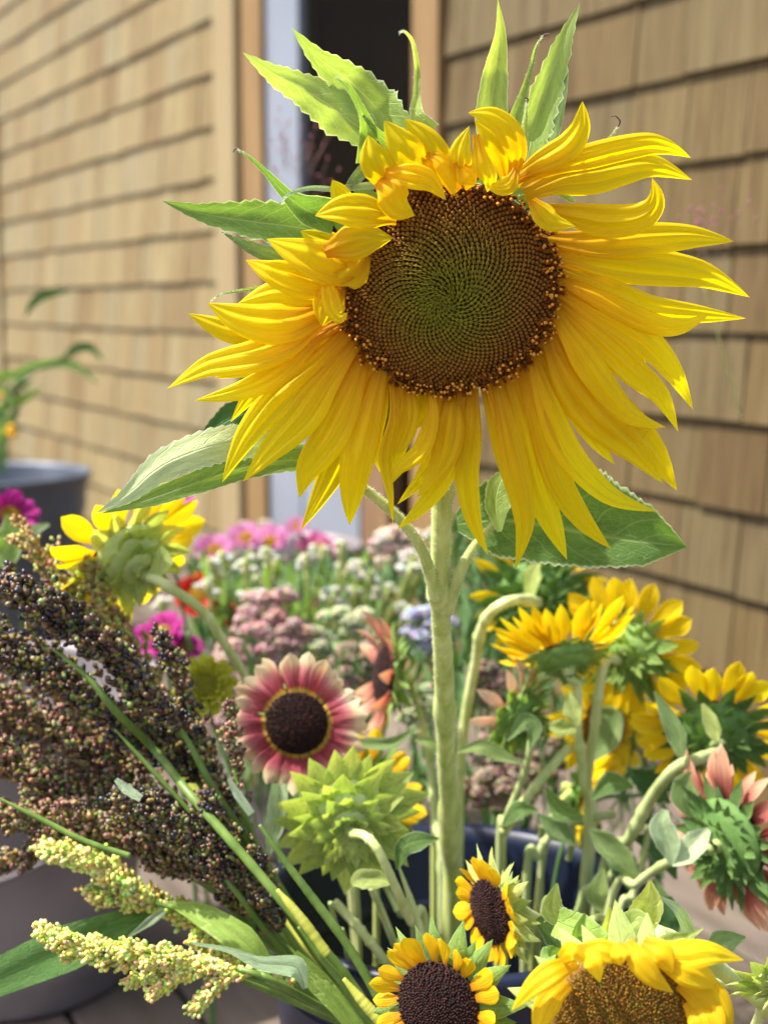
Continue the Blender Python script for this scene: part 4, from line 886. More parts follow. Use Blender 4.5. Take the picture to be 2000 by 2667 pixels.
for k, (T_, pts, w_, m_) in enumerate([(F10b, [(1500,2200),(1450,2160),(1400,2120)], [5,34,3], 'leaf_grey'), (F9, [(1540,2080),(1590,2040),(1650,2050)], [5,32,3], 'leaf'), (F8, [(1520,2130),(1460,2110),(1420,2050)], [5,30,3], 'leaf'), (F10, [(1560,2200),(1620,2250),(1640,2320)], [6,40,3], 'leaf_dark'),
   (F13, [(1600,2390),(1560,2330),(1570,2260)], [6,36,3], 'leaf_grey'), (F11, [(1650,2180),(1720,2210),(1760,2290)], [6,40,3], 'leaf_dark'), (F13, [(1700,2290),(1730,2370),(1800,2420)], [8,42,3], 'leaf_grey'), (F12, [(1310,2150),(1350,2110),(1400,2110)], [5,26,3], 'leaf'), (F14, [(1480,2420),(1440,2370),(1450,2300)], [6,34,3], 'leaf_lit'), (F16, [(1830,2520),(1880,2460),(1940,2440)], [6,40,3], 'leaf_grey')]):
    fl(T_, pts, w_, m_, 1.0 if T_ not in (F14, F16) else .78, seed=500 + k, serr=.04)
# bare stems standing in the bucket
for k, (pts, r, mt, lb) in enumerate([
   ([(1483,1943,1.02),(1396,2045,1.02),(1319,2158,1.03),(1304,2240,1.05)], 30, 'stem_pale', 'pale green stem leaning right across the bucket mouth'),
   ([(870,2347,.90),(959,2448,.90),(1022,2532,.91),(1080,2640,.92)], 28, 'stem_pale', 'pale stem below the lime green closed flower, running down right'),
   ([(967,2310,.93),(1000,2390,.94),(1026,2456,.95),(1060,2560,.96)], 22, 'stem_pale', 'second pale stem below the lime green closed flower'),
   ([(1000,2300,.98),(1040,2380,.98),(1080,2470,.99)], 18, 'stem_grey', 'thin grey stem just left of the thick stem base'),
   ([(1120,1990,1.1),(1135,2150,1.08),(1150,2300,1.06)], 24, 'stem_grey', 'grey green stem close behind the thick main stem'),
   ([(860,2350,.92),(880,2430,.93),(910,2530,.94)], 14, 'stem_grey', 'thin stem beside the canes at the bottom'),
   ([(1600,2120,1.06),(1500,2140,1.05),(1430,2180,1.04),(1400,2230,1.04),(1370,2310,1.04)], 26, 'stem_grey', 'grey green stem arching over the bucket rim at right'),
   ([(1480,2240,1.06),(1490,2170,1.05),(1440,2135,1.05),(1410,2180,1.05)], 18, 'stem_grey', 'short curved stem on the bucket rim'),
   ([(1690,2150,1.0),(1670,2250,1.0),(1640,2350,1.0),(1600,2440,1.0)], 24, 'stem_grey', 'grey stem at the right edge of the bucket'),
   ([(1640,2200,1.02),(1570,2310,1.02),(1500,2420,1.02)], 24, 'stem_grey', 'slanting stem crossing the two upright ones')]):
    P = Ppath(pts); P += to_bucket(P[-1]); e = P[-1]
    t = thing('flower_stalk', lb, 'flower stem', e, 'bare stems in the bucket')
    part('stem', tube_mesh('stem', P, [r * .43 * pts[0][2] / F] * 2, n=14 * len(P), seg=10, knobs=4, seed=k), MT[mt], t)

# zinnias and other blossoms
def zinnia(label, px, py, d, face, Rp, mat, group=None, disc='gold', rows=2, stem=None, name='zinnia', kind='zin', n=14, seed=0, base=None, inner=.42, elev=.15):
    return flower(name, label, 'zinnia' if name == 'zinnia' else 'flower', group, px, py, d, face, Rp * inner, Rp * .72, n, mat, kind=kind, elev=elev, rows=rows, disc=disc, bract='bract_mid', nb=8, blen=.5, brows=1, seed=seed + 40, sr=12, stem=stem or [(px + 5, py + 120, d + .05)], base=base, smat='stem_dark')
PB = lambda dx=0, dy=0: (b2.x + dx, b2.y + dy, .05)
zinnia('pink zinnia with golden ring, right of the yellow sunflower seen from behind', 440, 1322, 1.15, (-.2, .8, .55), 72, 'petal_pink', stem=[(430,1420,1.2),(480,1600,1.4)], seed=1, base=PB(-.1))
zinnia('magenta zinnia cut by the left edge above the sorghum', 30, 1345, 1.2, (.5, .5, .7), 70, 'petal_magenta', stem=[(30,1440,1.3),(60,1700,1.4)], seed=2, base=(gb.x, gb.y, .05))
zinnia('purple zinnia low beside the sorghum, left of the pale stem', 420, 1650, 1.25, (-.3, .7, .5), 66, 'petal_magenta', seed=3, base=(BC.x - .2, BC.y + .3, .0), stem=[(440,1760,1.25)])
zinnia('purple petals of a second low zinnia near the pale stem', 490, 1685, 1.25, (.3, .7, .5), 42, 'petal_magenta', seed=4, base=(BC.x - .2, BC.y + .3, .0), stem=[(500,1760,1.25)])
zinnia('lime green pompon zinnia beside the rose sunflower', 535, 1785, .98, (.1, .35, .9), 60, 'petal_lime', disc='lime', rows=6, n=15, seed=5, base=(BC.x - .12, BC.y, .3), stem=[(560,1900,1.05)], inner=.75, elev=.0)
zinnia('red zinnia behind the long pale stem', 515, 1550, 1.5, (.1, .6, .7), 58, 'petal_red', seed=6, base=PB(-.09), stem=[(520,1650,1.6)])
zinnia('dark red zinnia just under the bright red one', 570, 1590, 1.5, (.3, .3, .8), 42, 'petal_red', seed=7, base=PB(-.09), stem=[(570,1680,1.6)])
zinnia('small pink zinnia peeping out between the yellow sunflowers at right', 1697, 1960, 1.2, (.2, .4, .9), 34, 'petal_lilac', seed=8, base=bpt(.09, .04), stem=[(1690,2060,1.15)])
for k, (x, y_, r, m_, lb) in enumerate([(560,1432,52,'petal_lilac','lilac pink zinnia at the left rim of the ribbed pail'),(640,1400,48,'petal_lilac','lilac zinnia at the back of the ribbed pail'),(700,1412,56,'petal_lilac','lilac pink zinnia near the left middle of the ribbed pail'),(772,1372,30,'petal_lilac','small lilac zinnia standing highest over the ribbed pail'),
      (830,1432,56,'petal_pink','pink zinnia in front of the door panel'),(770,1478,40,'petal_lilac','lilac zinnia among the white statice'),(805,1580,34,'petal_magenta','dark magenta zinnia above the pale green sedum'),(600,1465,40,'petal_lilac','lilac pink zinnia just behind the first white statice')]):
    zinnia(lb, x, y_, 1.75 + .02 * (k % 3), (rg.uniform(-.3, .3), .8, .55), r, m_, group='zinnias in the ribbed pail', seed=10 + k, base=PB(rg.uniform(-.05, .05), rg.uniform(-.04, .04)), stem=[(x + rg.uniform(-10, 30), y_ + 120, 1.8)])
def cluster(name, label, cat, group, px, py, d, rx, ry, cols, n, gr, mat='soft', stem=None, flat=.55, branches=24, seed=0, base=None, smat='stem_dark'):
    rs = np.random.RandomState(seed + 1); c = U(px, py, d); k = d / F
    loc = Vector(base) if base else U(px + 10, py + 260, d + .1)
    t = thing(name, label, cat, loc, group); P = []; C_ = []; Rr = []
    sub = [(rs.uniform(-.8, .8), rs.uniform(-.8, .8), rs.uniform(-.3, .6)) for _ in range(branches)]
    sub = [s for s in sub if s[0] ** 2 + s[1] ** 2 < .9] or [(0, 0, 0)]
    for i in range(n):
        s = sub[i % len(sub)]; v = rs.normal(size=3); v /= np.linalg.norm(v); v[1] *= .9
        q = np.array([s[0] + v[0] * .30, s[2] * .6 + v[1] * .30, s[1] + abs(v[2]) * .30])
        P.append(c + Vector((q[0] * rx * k, q[1] * rx * k * flat * -1, q[2] * ry * k))); base_c = cols[rs.randint(len(cols))]
        C_.append([a * rs.uniform(.75, 1.2) for a in base_c]); Rr.append(gr * k * rs.uniform(.7, 1.3))
    me = blobs('blossoms', P, Rr, C_, stretch=.8); me.materials.append(MT[mat]); part('blossoms', me, None, t, kind='stuff')
    hub = c + Vector((0, 0, -ry * k * 1.0))
    part('stem', tube_mesh('stem', [c + Vector((0, 0, -ry * k * .3)), hub, (hub + loc) / 2, loc], [5 * k, 6 * k, 7 * k, 7 * k], n=16, seg=6), MT[smat], t)
    for i, s in enumerate(sub[:12]):
        e = c + Vector((s[0] * rx * k, -s[2] * .6 * rx * k * flat, s[1] * ry * k))
        part('branch', tube_mesh('branch', [hub, (hub + e) / 2 + Vector((0, 0, .1 * ry * k)), e], [3 * k, 2.2 * k], n=6, seg=5), MT['stem'], t)
    return t
PK = [(.60, .34, .33), (.50, .26, .26), (.68, .46, .42), (.42, .24, .21), (.36, .34, .18)]
GR = [(.44, .54, .24), (.56, .62, .36), (.62, .58, .42), (.28, .38, .14)]
BR = [(.34, .22, .18), (.42, .32, .24), (.24, .26, .12), (.30, .16, .14)]
for k, (x, y_, d, rx, ry, cl, n, lb) in enumerate([
  (700,1608,1.32,92,70,PK,1500,'dusty pink sedum head, the highest of the pink ones'),(650,1705,1.28,95,80,PK,1500,'dusty pink sedum head directly above the rose sunflower'),(765,1665,1.30,58,60,PK,700,'small pale pink sedum head at the right of the pink ones'),
  (585,1830,1.2,70,100,PK,900,'dull pink sedum head behind the left petals of the rose sunflower'),(895,1655,1.35,92,70,GR,1400,'pale green sedum head left of the withered rust sunflower'),(925,1740,1.3,90,62,BR,1100,'brownish sedum head under the pale green one'),
  (880,1800,1.25,60,60,BR,600,'brown sedum head touching the right petals of the rose sunflower'),(1260,2040,1.16,80,80,BR,1100,'brown green sedum head behind the bucket, right of the thick stem'),(1370,2060,1.18,80,85,BR,1100,'brown green sedum head behind the leaning pale stem'),
  (1270,1790,1.25,60,70,BR,600,'dull sedum head just right of the thick stem'),(1290,1950,1.2,70,60,BR,800,'brown sedum head below the blush sunflower'),(1080,1850,1.22,50,80,GR,600,'grey green sedum head beside the withered rust sunflower'),(1440,1960,1.2,50,60,BR,500,'reddish brown sedum head between the leaning and upright stems')]):
    cluster('sedum', lb, 'sedum', 'sedum heads', x, y_, d, rx, ry, cl, int(n * 1.5), 6.0, seed=k, base=(BC.x + (x - 1100) * .0002, BC.y + .16, .03) if x < 1150 else (BC.x + (x - 1185) * .00025, BC.y + .07, .05))
cluster('statice', 'lavender statice head behind the thick stem', 'statice', None, 1120, 1655, 1.35, 72, 70, [(.50, .48, .66), (.60, .58, .74), (.4, .4, .55)], 900, 6, seed=31, base=(BC.x, BC.y + .2, .05))
cluster('yarrow', 'creamy peach yarrow head left of the branching stem', 'yarrow', None, 1032, 1425, 1.5, 68, 52, [(.70, .54, .44), (.78, .62, .5), (.6, .42, .34)], 900, 7, seed=32, base=PB(.05))
cluster('yarrow', 'small brownish cream yarrow head on the left of the ribbed pail', 'yarrow', None, 670, 1375, 1.9, 40, 18, [(.55, .42, .34), (.6, .48, .4)], 300, 6, seed=33, base=PB(.0))
WH = [(.74, .72, .62), (.66, .66, .54), (.52, .58, .36), (.80, .79, .74), (.60, .50, .42)]
ws = [(555,1470),(585,1455),(572,1500),(610,1500),(545,1530),(600,1440),(640,1470),(655,1425),(700,1445),(715,1480),(690,1515),(760,1430),(770,1505),(800,1460),(838,1440),(845,1478),(890,1430),(900,1480),(935,1475),(875,1515),(862,1555),(925,1545),(960,1500),(975,1520),(1000,1545),(880,1590),(1005,1590),(960,1560),(1060,1490),(1065,1460),(1085,1480),(450,1560),(430,1575),(480,1560),(945,1600),(1000,1610),(1065,1605),(1050,1590),(1125,1400),(1190,1365),(1215,1440),(740,1545),(655,1550)]
for k, (x, y_) in enumerate(ws):
    if k % 4 == 3 or k % 7 == 5: continue
    cluster('statice', 'small white statice sprig on green stalks among the pail flowers', 'statice', 'white statice sprigs', x, y_, 1.42 + .08 * rg.random(), rg.uniform(20, 36), rg.uniform(16, 26), WH, 230, 4.8, seed=50 + k, branches=9, smat='stem', base=PB(rg.uniform(-.04, .04) + (x - 760) * .0001, rg.uniform(-.04, .04)))
# leafy green mass between the back flowers
V = []; Fc = []; UVs = []
def add_blade(p0, p1, w_, bend):
    mid = (p0 + p1) / 2 + bend; C = catmull([p0, mid, p1], 6); n0 = len(V); s = Vector((1, .2, 0)).normalized() if rg.random() < .7 else Vector((.5, -.8, .2)).normalized()
    for i, c in enumerate(C):
        ww = w_ * math.sin(math.pi * (i + .6) / 6.4); V.append(Vector(c) + s * ww); V.append(Vector(c) - s * ww); UVs.append((.0, i / 5)); UVs.append((1.0, i / 5))
    for i in range(5): Fc.append((n0 + 2 * i, n0 + 2 * i + 1, n0 + 2 * i + 3, n0 + 2 * i + 2))
def foliage(nm, lab, regions, mats, dens):
    pass
fo = []
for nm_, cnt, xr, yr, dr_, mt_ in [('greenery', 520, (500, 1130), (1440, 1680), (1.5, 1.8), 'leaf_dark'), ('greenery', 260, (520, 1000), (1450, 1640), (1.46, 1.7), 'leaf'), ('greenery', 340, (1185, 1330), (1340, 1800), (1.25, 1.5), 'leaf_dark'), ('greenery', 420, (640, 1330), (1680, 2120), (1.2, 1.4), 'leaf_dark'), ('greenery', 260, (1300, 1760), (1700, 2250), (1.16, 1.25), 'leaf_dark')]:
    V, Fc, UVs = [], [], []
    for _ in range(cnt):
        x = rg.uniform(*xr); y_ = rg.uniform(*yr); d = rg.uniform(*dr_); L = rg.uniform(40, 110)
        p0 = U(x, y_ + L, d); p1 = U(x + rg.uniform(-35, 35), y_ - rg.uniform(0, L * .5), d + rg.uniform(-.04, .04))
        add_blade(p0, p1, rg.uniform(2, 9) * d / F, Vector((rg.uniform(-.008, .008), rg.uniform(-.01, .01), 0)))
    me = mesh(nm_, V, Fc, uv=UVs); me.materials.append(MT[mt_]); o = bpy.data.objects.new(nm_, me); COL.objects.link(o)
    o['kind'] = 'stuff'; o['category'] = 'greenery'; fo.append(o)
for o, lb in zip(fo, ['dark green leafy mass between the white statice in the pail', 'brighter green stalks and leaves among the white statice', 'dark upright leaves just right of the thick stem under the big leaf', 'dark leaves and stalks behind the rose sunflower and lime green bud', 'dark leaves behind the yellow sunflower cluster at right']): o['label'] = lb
# arching plant at the left edge
ap = thing('arching_plant', 'arching green leafy plant at the left edge in front of the shingle wall', 'plant', Vector((U(-60, 1500, 2.6).x, U(-60, 1500, 2.6).y, 0)))
root = U(-60, 1240, 2.6); 
for k, (pts, w_) in enumerate([([(-20,900),(60,860),(100,800),(66,820),(75,790)],0),([(68,825),(90,785),(130,765),(185,757)],12),([(-30,1010),(60,965),(150,945),(210,960),(255,1000)],12),([(160,945),(195,910),(235,905),(270,940)],12),([(-40,1000),(10,975),(50,985),(80,1020)],12),([(-50,1180),(0,1090),(50,1010),(90,990)],8),([(-40,1100),(10,1060),(60,1040),(110,1010)],14),([(-50,1130),(-10,1080),(20,1100),(60,1120)],16),([(-40,1200),(0,1150),(20,1100),(10,1060)],18),([(-60,1230),(-20,1150),(0,1180),(10,1240)],18),([(-60,1050),(-20,1010),(20,1030),(40,1070)],12),([(-60,1150),(0,1130),(40,1080),(50,1040)],10)]):
    if w_ == 0: continue
    TL(ap, pts, [2, w_, w_, 2], [2, w_, w_, 2], MT['leaf_dark' if k % 2 else 'leaf'], 2.6, 'leaf', serr=0, seed=200 + k, nv=14, lift=[rg.uniform(-40, 40)])
part('stem', tube_mesh('stem', [Vector(ap.location)] + [root, U(-40, 1080, 2.6), U(60, 985, 2.6), U(165, 930, 2.6)], [.006, .005, .004, .003, .002], seg=7), MT['stem_dark'], ap)
me = blobs('blossoms', [U(30, 1115, 2.55), U(36, 1130, 2.55), U(24, 1128, 2.55), U(5, 1030, 2.55)], [.008, .009, .007, .006], (.75, .42, .03)); me.materials.append(MT['soft']); part('blossoms', me, None, ap, kind='stuff')
lf_ = thing('leafy_stalk', 'broad green leaf cut by the left edge below the magenta zinnia', 'leaf', U(-20, 1480, 1.1))
TL(lf_, [(-40,1460),(10,1440),(30,1390),(20,1340)], [10,40,40,5], [10,40,30,5], MT['leaf'], 1.1, 'leaf', serr=.03, seed=220)
TL(lf_, [(40,1400),(80,1385),(130,1365)], [8,20,3], [8,16,3], MT['leaf_pale'], 1.15, 'leaf', serr=.03, seed=221)
# wispy pink grass sprays
for k, (x, y_, d, rx, ry, lb) in enumerate([(770,390,1.5,95,110,'faint wispy pink grass spray in front of the door, upper left'), (1830,580,1.3,110,80,'faint wispy pink grass spray in front of the right shingle wall')]):
    P = []; t = thing('grass_spray', lb, 'grass', U(x - 100 * (1 if k == 0 else -1), y_ + 500, d + .1), 'wispy grass sprays'); rs = np.random.RandomState(k)
    V = []; Fc = []; hub = U(x, y_ + 160, d)
    for i in range(46):
        e = U(x + rs.normal() * rx * .5, y_ + rs.normal() * ry * .5, d + rs.normal() * .03); P.append(e)
        a = hub * .4 + e * .6; a = Vector(a) + Vector((rs.normal() * .003, 0, 0)); w_ = Vector((.00022, 0, 0)); u_ = Vector((0, .0002, .0))
        n0 = len(V); V += [a + w_, a - w_, a + u_, e + w_ * .5, e - w_ * .5, e + u_ * .5]
        Fc += [(n0, n0 + 1, n0 + 4, n0 + 3), (n0 + 1, n0 + 2, n0 + 5, n0 + 4), (n0 + 2, n0, n0 + 3, n0 + 5)]
    me = mesh('branches', V, Fc); part('branches', me, MT['dry'], t, kind='stuff')
    me = blobs('seeds', P, .0011, (.42, .14, .20), stretch=1.8); me.materials.append(MT['soft']); part('seeds', me, None, t, kind='stuff')
    part('stem', tube_mesh('stem', [hub, (hub + Vector(t.location)) / 2, Vector(t.location)], [.0005, .0008], n=8, seg=5), MT['stem'], t)

# ------------------------------------------------------------------ sorghum
SG = []
DK = [(.012, .008, .011), (.03, .014, .009), (.05, .02, .012), (.022, .02, .03), (.10, .055, .03), (.16, .10, .04), (.22, .20, .06)]
BN = [(.10, .045, .026), (.17, .08, .042), (.09, .04, .024), (.34, .22, .12), (.24, .21, .06), (.04, .018, .013), (.20, .11, .06)]
TN = [(.38, .24, .07), (.48, .36, .10), (.30, .16, .06), (.40, .40, .08)]
YG = [(.62, .68, .12), (.70, .72, .22), (.72, .64, .20), (.52, .62, .10), (.60, .42, .16)]
def sorghum(label, group, pts, rp, cols, n, gr, smat='stem_cane', seed=0, cane=None, canew=20, taper=.5, spread=.7, husk=(.24, .20, .055), stretch=1.5):
    """axis pts run from the cane end to the tip"""
    rs = np.random.RandomState(seed + 77); P = [U(*p_) for p_ in pts]; ax = catmull(P, 60); k = pts[0][2] / F
    loc = U(*cane[-1]) if cane else P[0]; t = thing('sorghum_panicle', label, 'sorghum', loc, group)
    cp = [U(*c) for c in reversed(cane)] if cane else []
    part('cane', tube_mesh('cane', cp + P, [canew * .5 * k] * max(1, len(cp)) + list(np.linspace(canew * .35, 2.5, len(P)) * k), n=60, seg=8), MT[smat], t)
    G = []; C_ = []; Rr = []; A = []; HP = []; HA = []
    nb = max(14, n // 24); BV = []; BF = []
    for b in range(nb):
        s = (b + rs.uniform(0, 1)) / nb; i = min(57, int(s * 58)); o_ = ax[i]; tg = ax[min(59, i + 2)] - ax[max(0, i - 1)]; tg /= np.linalg.norm(tg)
        v = rs.normal(size=3); v -= tg * np.dot(v, tg); v /= np.linalg.norm(v)
        wr = math.sin(math.pi * (.12 + .80 * s)) ** .6 * rp * k; L = wr * rs.uniform(.75, 1.15)
        e = o_ + v * L * spread + tg * L * rs.uniform(1.2, 2.4)
        m_ = (o_ + e) / 2 + tg * L * .15
        n0 = len(BV); side = np.cross(v, tg) * 1.3 * k; up_ = v * 1.3 * k
        for q, sc_ in ((o_, 1.3), (m_, 1), (e, .4)): BV += [q + side * sc_, q - side * sc_, q + up_ * sc_]
        for h in range(2):
            for e_ in range(3):
                a_ = n0 + 3 * h + e_; b_ = n0 + 3 * h + (e_ + 1) % 3; BF.append((a_, b_, b_ + 3, a_ + 3))
        per = n // nb
        for j in range(per):
            u = rs.uniform(.15, 1.05); q = o_ * (1 - u) ** 2 + m_ * 2 * u * (1 - u) + e * u * u if u <= 1 else e
            off = rs.normal(size=3) * gr * k * 1.05; p_ = q + off; d_ = off / np.linalg.norm(off) + tg * 1.0
            G.append(p_); A.append(d_); c = cols[rs.randint(len(cols))]; C_.append([a * rs.uniform(.7, 1.3) for a in c]); Rr.append(gr * k * rs.choice([.5, .75, .9, 1.0, 1.12]))
            if rs.rand() < .6: HP.append(p_ - d_ / np.linalg.norm(d_) * gr * k * .9); HA.append(d_)
    me = blobs('grains', G, Rr, C_, axis=A, stretch=stretch, hi=(gr >= 7.5)); me.materials.append(MT['grain']); part('grains', me, None, t, kind='stuff')
    hc_ = [[a * rs.uniform(.6, 1.6) for a in husk] for _ in HP]
    me = blobs('husks', HP, gr * k * .75, hc_, axis=HA, stretch=1.7); me.materials.append(MT['col']); part('husks', me, None, t, kind='stuff')
    me = mesh('branches', BV, BF); part('branches', me, MT['stem_cane'], t, kind='stuff')
    SG.append(t); return t
g1 = 'dark sorghum heads at left'
cb = (1010, 2720, .86)
for k, (lb, pts, rp, cl, n, gr, cane) in enumerate([
 ('dark shiny sorghum head reaching to the left edge, topmost of the black ones', [(470,1900,.86),(330,1750,.85),(180,1620,.84),(20,1520,.84)], 78, DK, 1500, 7.6, [(560,2060,.86),(680,2240,.87),(840,2480,.87),cb]),
 ('black sorghum head below the topmost one, behind a green cane', [(520,2040,.90),(360,1900,.89),(190,1780,.88),(0,1680,.88)], 105, DK, 2100, 7.2, [(640,2220,.9),(800,2430,.9),cb]),
 ('black brown sorghum head across the middle of the dark mass', [(480,2120,.92),(320,2010,.92),(150,1900,.92),(-30,1830,.92)], 110, BN, 2200, 6.6, [(600,2260,.92),(800,2470,.91),cb]),
 ('brown sorghum head with reddish grains, lowest of the big dark ones', [(500,2200,.90),(330,2110,.90),(150,2030,.9),(-30,1960,.9)], 100, BN, 2100, 6.4, [(640,2330,.9),(820,2520,.9),cb]),
 ('narrow dark sorghum tassel standing up left of the lime zinnia', [(560,2050,.87),(510,1900,.87),(470,1780,.87),(422,1672,.87)], 46, DK, 700, 7.4, [(640,2200,.87),(820,2480,.87),cb]),
 ('thin dark sorghum tassel beside the left petals of the rose sunflower', [(640,2130,.86),(615,2020,.86),(608,1930,.86),(603,1840,.86)], 26, BN, 320, 6.6, [(700,2260,.87),(860,2520,.87),cb]),
 ('reddish brown sorghum tassel hanging low at the left edge above the zinc bucket', [(330,2190,.9),(220,2200,.9),(110,2220,.9),(-20,2260,.9)], 46, BN, 800, 6.8, [(520,2290,.9),(780,2500,.9),cb]),
 ('dark sorghum head at the right of the mass, pointing up between the canes', [(740,2420,.84),(690,2330,.84),(620,2230,.84),(540,2120,.84)], 66, DK, 1300, 7.0, [(800,2500,.85),cb]),
 ('dark sorghum head low in the middle with black blue grains', [(620,2330,.83),(540,2240,.83),(450,2160,.83),(350,2090,.83)], 70, DK, 1300, 7.0, [(760,2500,.85),cb]),
 ('dark sorghum head above the rose sunflower side, mixed green husks', [(640,2160,.9),(560,2040,.9),(500,1950,.9),(440,1850,.9)], 66, DK + [(.2, .22, .05)], 1100, 6.8, [(760,2360,.9),cb]),
 ('brown sorghum head just above the yellow green heads, reaching to the left edge', [(540,2300,.88),(390,2220,.88),(220,2160,.88),(-10,2130,.88)], 95, BN, 2100, 6.6, [(640,2400,.88),(820,2560,.88),cb]),
 ('reddish brown sorghum head at the left edge in the middle of the mass', [(400,2090,.93),(260,1960,.93),(120,1880,.93),(-30,1850,.93)], 100, BN, 1700, 6.4, [(560,2260,.93),(820,2520,.9),cb]),
 ('dark sorghum head filling the lower right of the mass beside the green canes', [(720,2440,.86),(600,2300,.86),(500,2200,.86),(400,2140,.86)], 90, DK + BN, 1900, 6.8, [(820,2560,.86),cb])]):
    sorghum(lb, g1, pts, rp, cl, n, gr, cane=cane, seed=k, canew=22)
for k, (lb, pts, rp, n, cane) in enumerate([
 ('tan sorghum plume at the top left, above the black heads', [(330,1800,.93),(240,1640,.93),(150,1500,.93),(60,1400,.93)], 62, 1000, [(480,2020,.93),(800,2470,.9),cb]),
 ('golden sorghum plume below the yellow sunflower seen from behind', [(400,1850,.93),(330,1720,.93),(280,1600,.93),(235,1480,.93)], 52, 900, [(520,2060,.93),(810,2470,.9),cb]),
 ('golden sorghum tassel nearest the purple zinnias', [(470,1960,.94),(420,1840,.94),(370,1720,.94),(300,1600,.94)], 44, 700, [(560,2100,.93),(820,2470,.9),cb])]):
    sorghum(lb, 'tan sorghum plumes', pts, rp, TN, n, 5.6, cane=cane, seed=30 + k, canew=18, husk=(.3, .26, .08), smat='stem_yellow')
for k, (lb, pts, rp, n, cane) in enumerate([
 ('yellow green sorghum head just under the dark mass', [(400,2350,.86),(330,2300,.86),(240,2250,.86),(135,2214,.86)], 46, 1100, [(560,2400,.86),(800,2560,.86),cb]),
 ('yellow green sorghum head partly behind the lime grass blade', [(620,2440,.87),(500,2390,.87),(380,2350,.87),(262,2332,.87)], 56, 1200, [(800,2560,.87),cb]),
 ('long yellow sorghum head reaching left over the zinc bucket', [(600,2530,.80),(450,2500,.80),(280,2480,.80),(116,2432,.80)], 50, 1600, [(760,2590,.81),cb]),
 ('short yellow sorghum tassel hanging under the long yellow head', [(600,2520,.80),(540,2520,.80),(470,2545,.80),(395,2590,.80)], 24, 380, [(720,2560,.80),cb]),
 ('lowest yellow sorghum tassel pointing down to the deck', [(660,2530,.80),(610,2540,.80),(550,2580,.80),(502,2634,.80)], 24, 360, [(740,2570,.80),cb]),
 ('little yellow sorghum tip between the long head and the bucket', [(460,2520,.81),(420,2530,.81),(380,2550,.81),(338,2562,.81)], 17, 180, [(600,2540,.81),cb]),
 ('yellow sorghum head half hidden right of the pale grass blade', [(760,2560,.84),(680,2520,.84),(600,2490,.84),(510,2450,.84)], 36, 600, [(860,2620,.85),cb])]):
    sorghum(lb, 'yellow sorghum heads', pts, rp, YG, int(n * 1.6), 6.3, cane=cane, seed=50 + k, canew=18, husk=(.42, .44, .07), stretch=1.35)
bl = [('wide dark green sorghum blade sweeping left over the zinc bucket', [(440,2365,.88),(320,2410,.87),(170,2470,.86),(-40,2560,.85)], [6,42,58,46], 'blade'),
      ('lime green sorghum blade folded over the yellow heads', [(440,2352,.84),(530,2385,.83),(630,2450,.82),(710,2530,.82)], [6,30,40,16], 'blade_lime'),
      ('short green sorghum blade pointing down left between the yellow heads', [(430,2370,.85),(390,2400,.85),(335,2440,.85)], [10,12,2], 'blade_pale'),
      ('pale twisted sorghum blade in front of the canes', [(500,2456,.78),(600,2476,.78),(680,2510,.78),(770,2520,.78),(795,2575,.78)], [3,8,18,30,6], 'blade_pale'),
      ('green sorghum sheath running down to the bottom edge', [(760,2490,.80),(830,2560,.80),(900,2640,.80),(960,2720,.80)], [20,30,26,20], 'blade_lime'),
      ('pale split cane tip above the dark sorghum', [(596,2028,.84),(620,2070,.84),(655,2120,.84)], [5,12,10], 'blade_pale'),
      ('short pale sheath in the brown sorghum', [(302,2030,.80),(330,2055,.80),(368,2080,.80)], [6,14,10], 'blade_pale'),
      ('pale green leaf hanging under the rose sunflower', [(728,2040,.90),(722,2100,.90),(712,2160,.90),(700,2230,.9)], [22,26,20,6], 'leaf_pale')]
BLP = [15, 15, 16, 19, 18, 9, 3, 12]
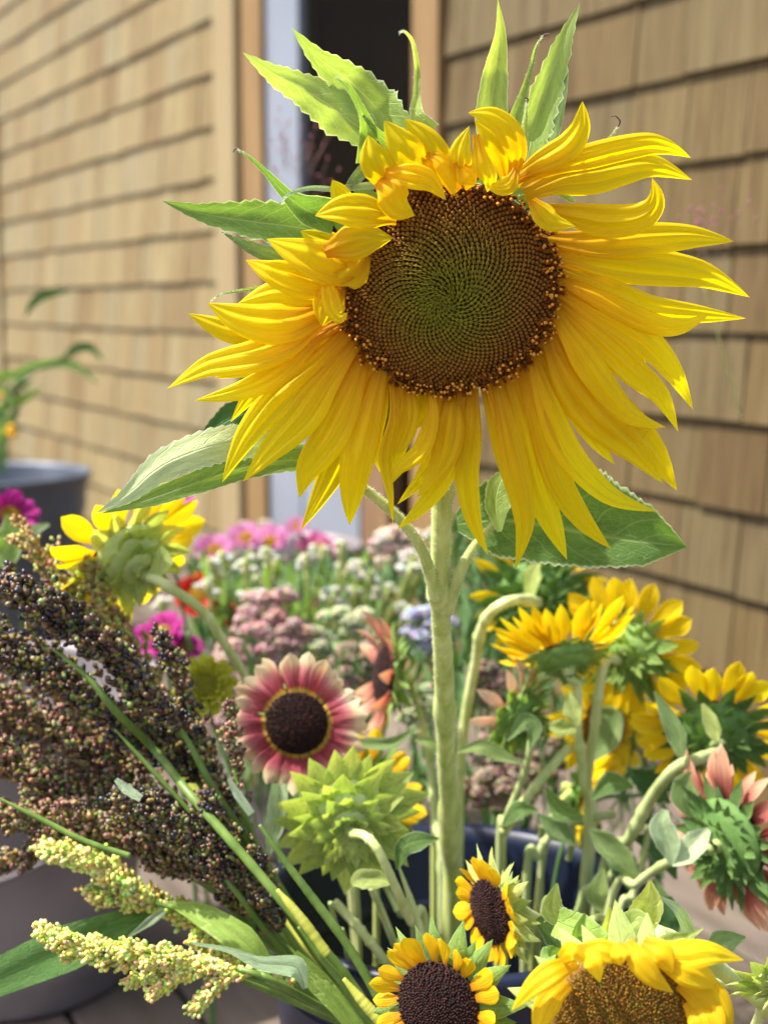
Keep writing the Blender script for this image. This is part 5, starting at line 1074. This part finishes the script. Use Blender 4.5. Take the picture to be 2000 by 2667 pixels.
for k, (lb, pts, w_, mt) in enumerate(bl):
    P = [U(*p_) for p_ in pts]; o_ = SG[BLP[k]]; d = pts[0][2]
    me = strip(catmull(P, 9), 1, camdir, 'blade', nu=8, nv=30, ridge=0, cup=.1, roll=.15, seed=k + 400, wl=[x * d / F for x in w_], wr=[x * d / F for x in w_], fold=.25, wave=.08); part('blade', me, MT[mt], o_, label=lb)
for k, (pts, r, mt, lb) in enumerate([
   ([(300,1900,.84),(400,2010,.84),(500,2120,.84)], 14, 'stem_cane', 'thin green cane in front of the black sorghum, the shorter and lower of two'),
   ([(140,1690,.84),(230,1765,.835),(300,1850,.84),(400,1950,.87),(500,2075,.84),(640,2235,.82),(780,2400,.81),(900,2540,.81),(1000,2690,.81)], 26, 'stem_cane', 'long green cane slanting through the whole dark sorghum mass'),
   ([(676,2148,.80),(740,2240,.80),(807,2330,.80),(895,2448,.80),(971,2575,.80),(1040,2720,.80)], 24, 'stem_cane', 'green cane from the pale leaf down to the bottom edge'),
   ([(722,2317,.79),(790,2400,.79),(853,2486,.79)], 26, 'stem_yellow', 'yellow green cane end, upper of the two yellow pieces'),
   ([(895,2549,.78),(945,2610,.78),(992,2663,.78),(1060,2750,.78)], 30, 'stem_yellow', 'yellow green cane at the bottom edge'),
   ([(777,2414,.80),(850,2510,.80),(930,2610,.80),(1010,2720,.80)], 22, 'stem_cane', 'green cane beside the bottom yellow one'),
   ([(-10,2075,.80),(100,2130,.80),(220,2190,.80),(340,2230,.80)], 16, 'stem_cane', 'thin green cane across the lower left sorghum'),
   ([(1040,2262,.90),(1075,2360,.90),(1105,2450,.90),(1140,2560,.9)], 22, 'stem_pale', 'pale stem right of the lime green closed flower'),
   ([(560,1690,.9),(470,1600,.9)], 3, 'stem_pale', 'x')][:8]):
    e = U(*pts[-1]); t = thing('sorghum_cane', lb, 'cane', e, 'bare sorghum canes'); part('cane_stalk', tube_mesh('cane_stalk', Ppath(pts), [r * .18 * .8 / F, r * .42 * .8 / F, r * .5 * .8 / F, r * .5 * .8 / F, r * .5 * .8 / F], n=12 * len(pts), seg=10, knobs=0, seed=k), MT[mt], t)
print('objects', len(bpy.data.objects), 'tris', sum(len(o.data.polygons) for o in bpy.data.objects if o.type == 'MESH'))
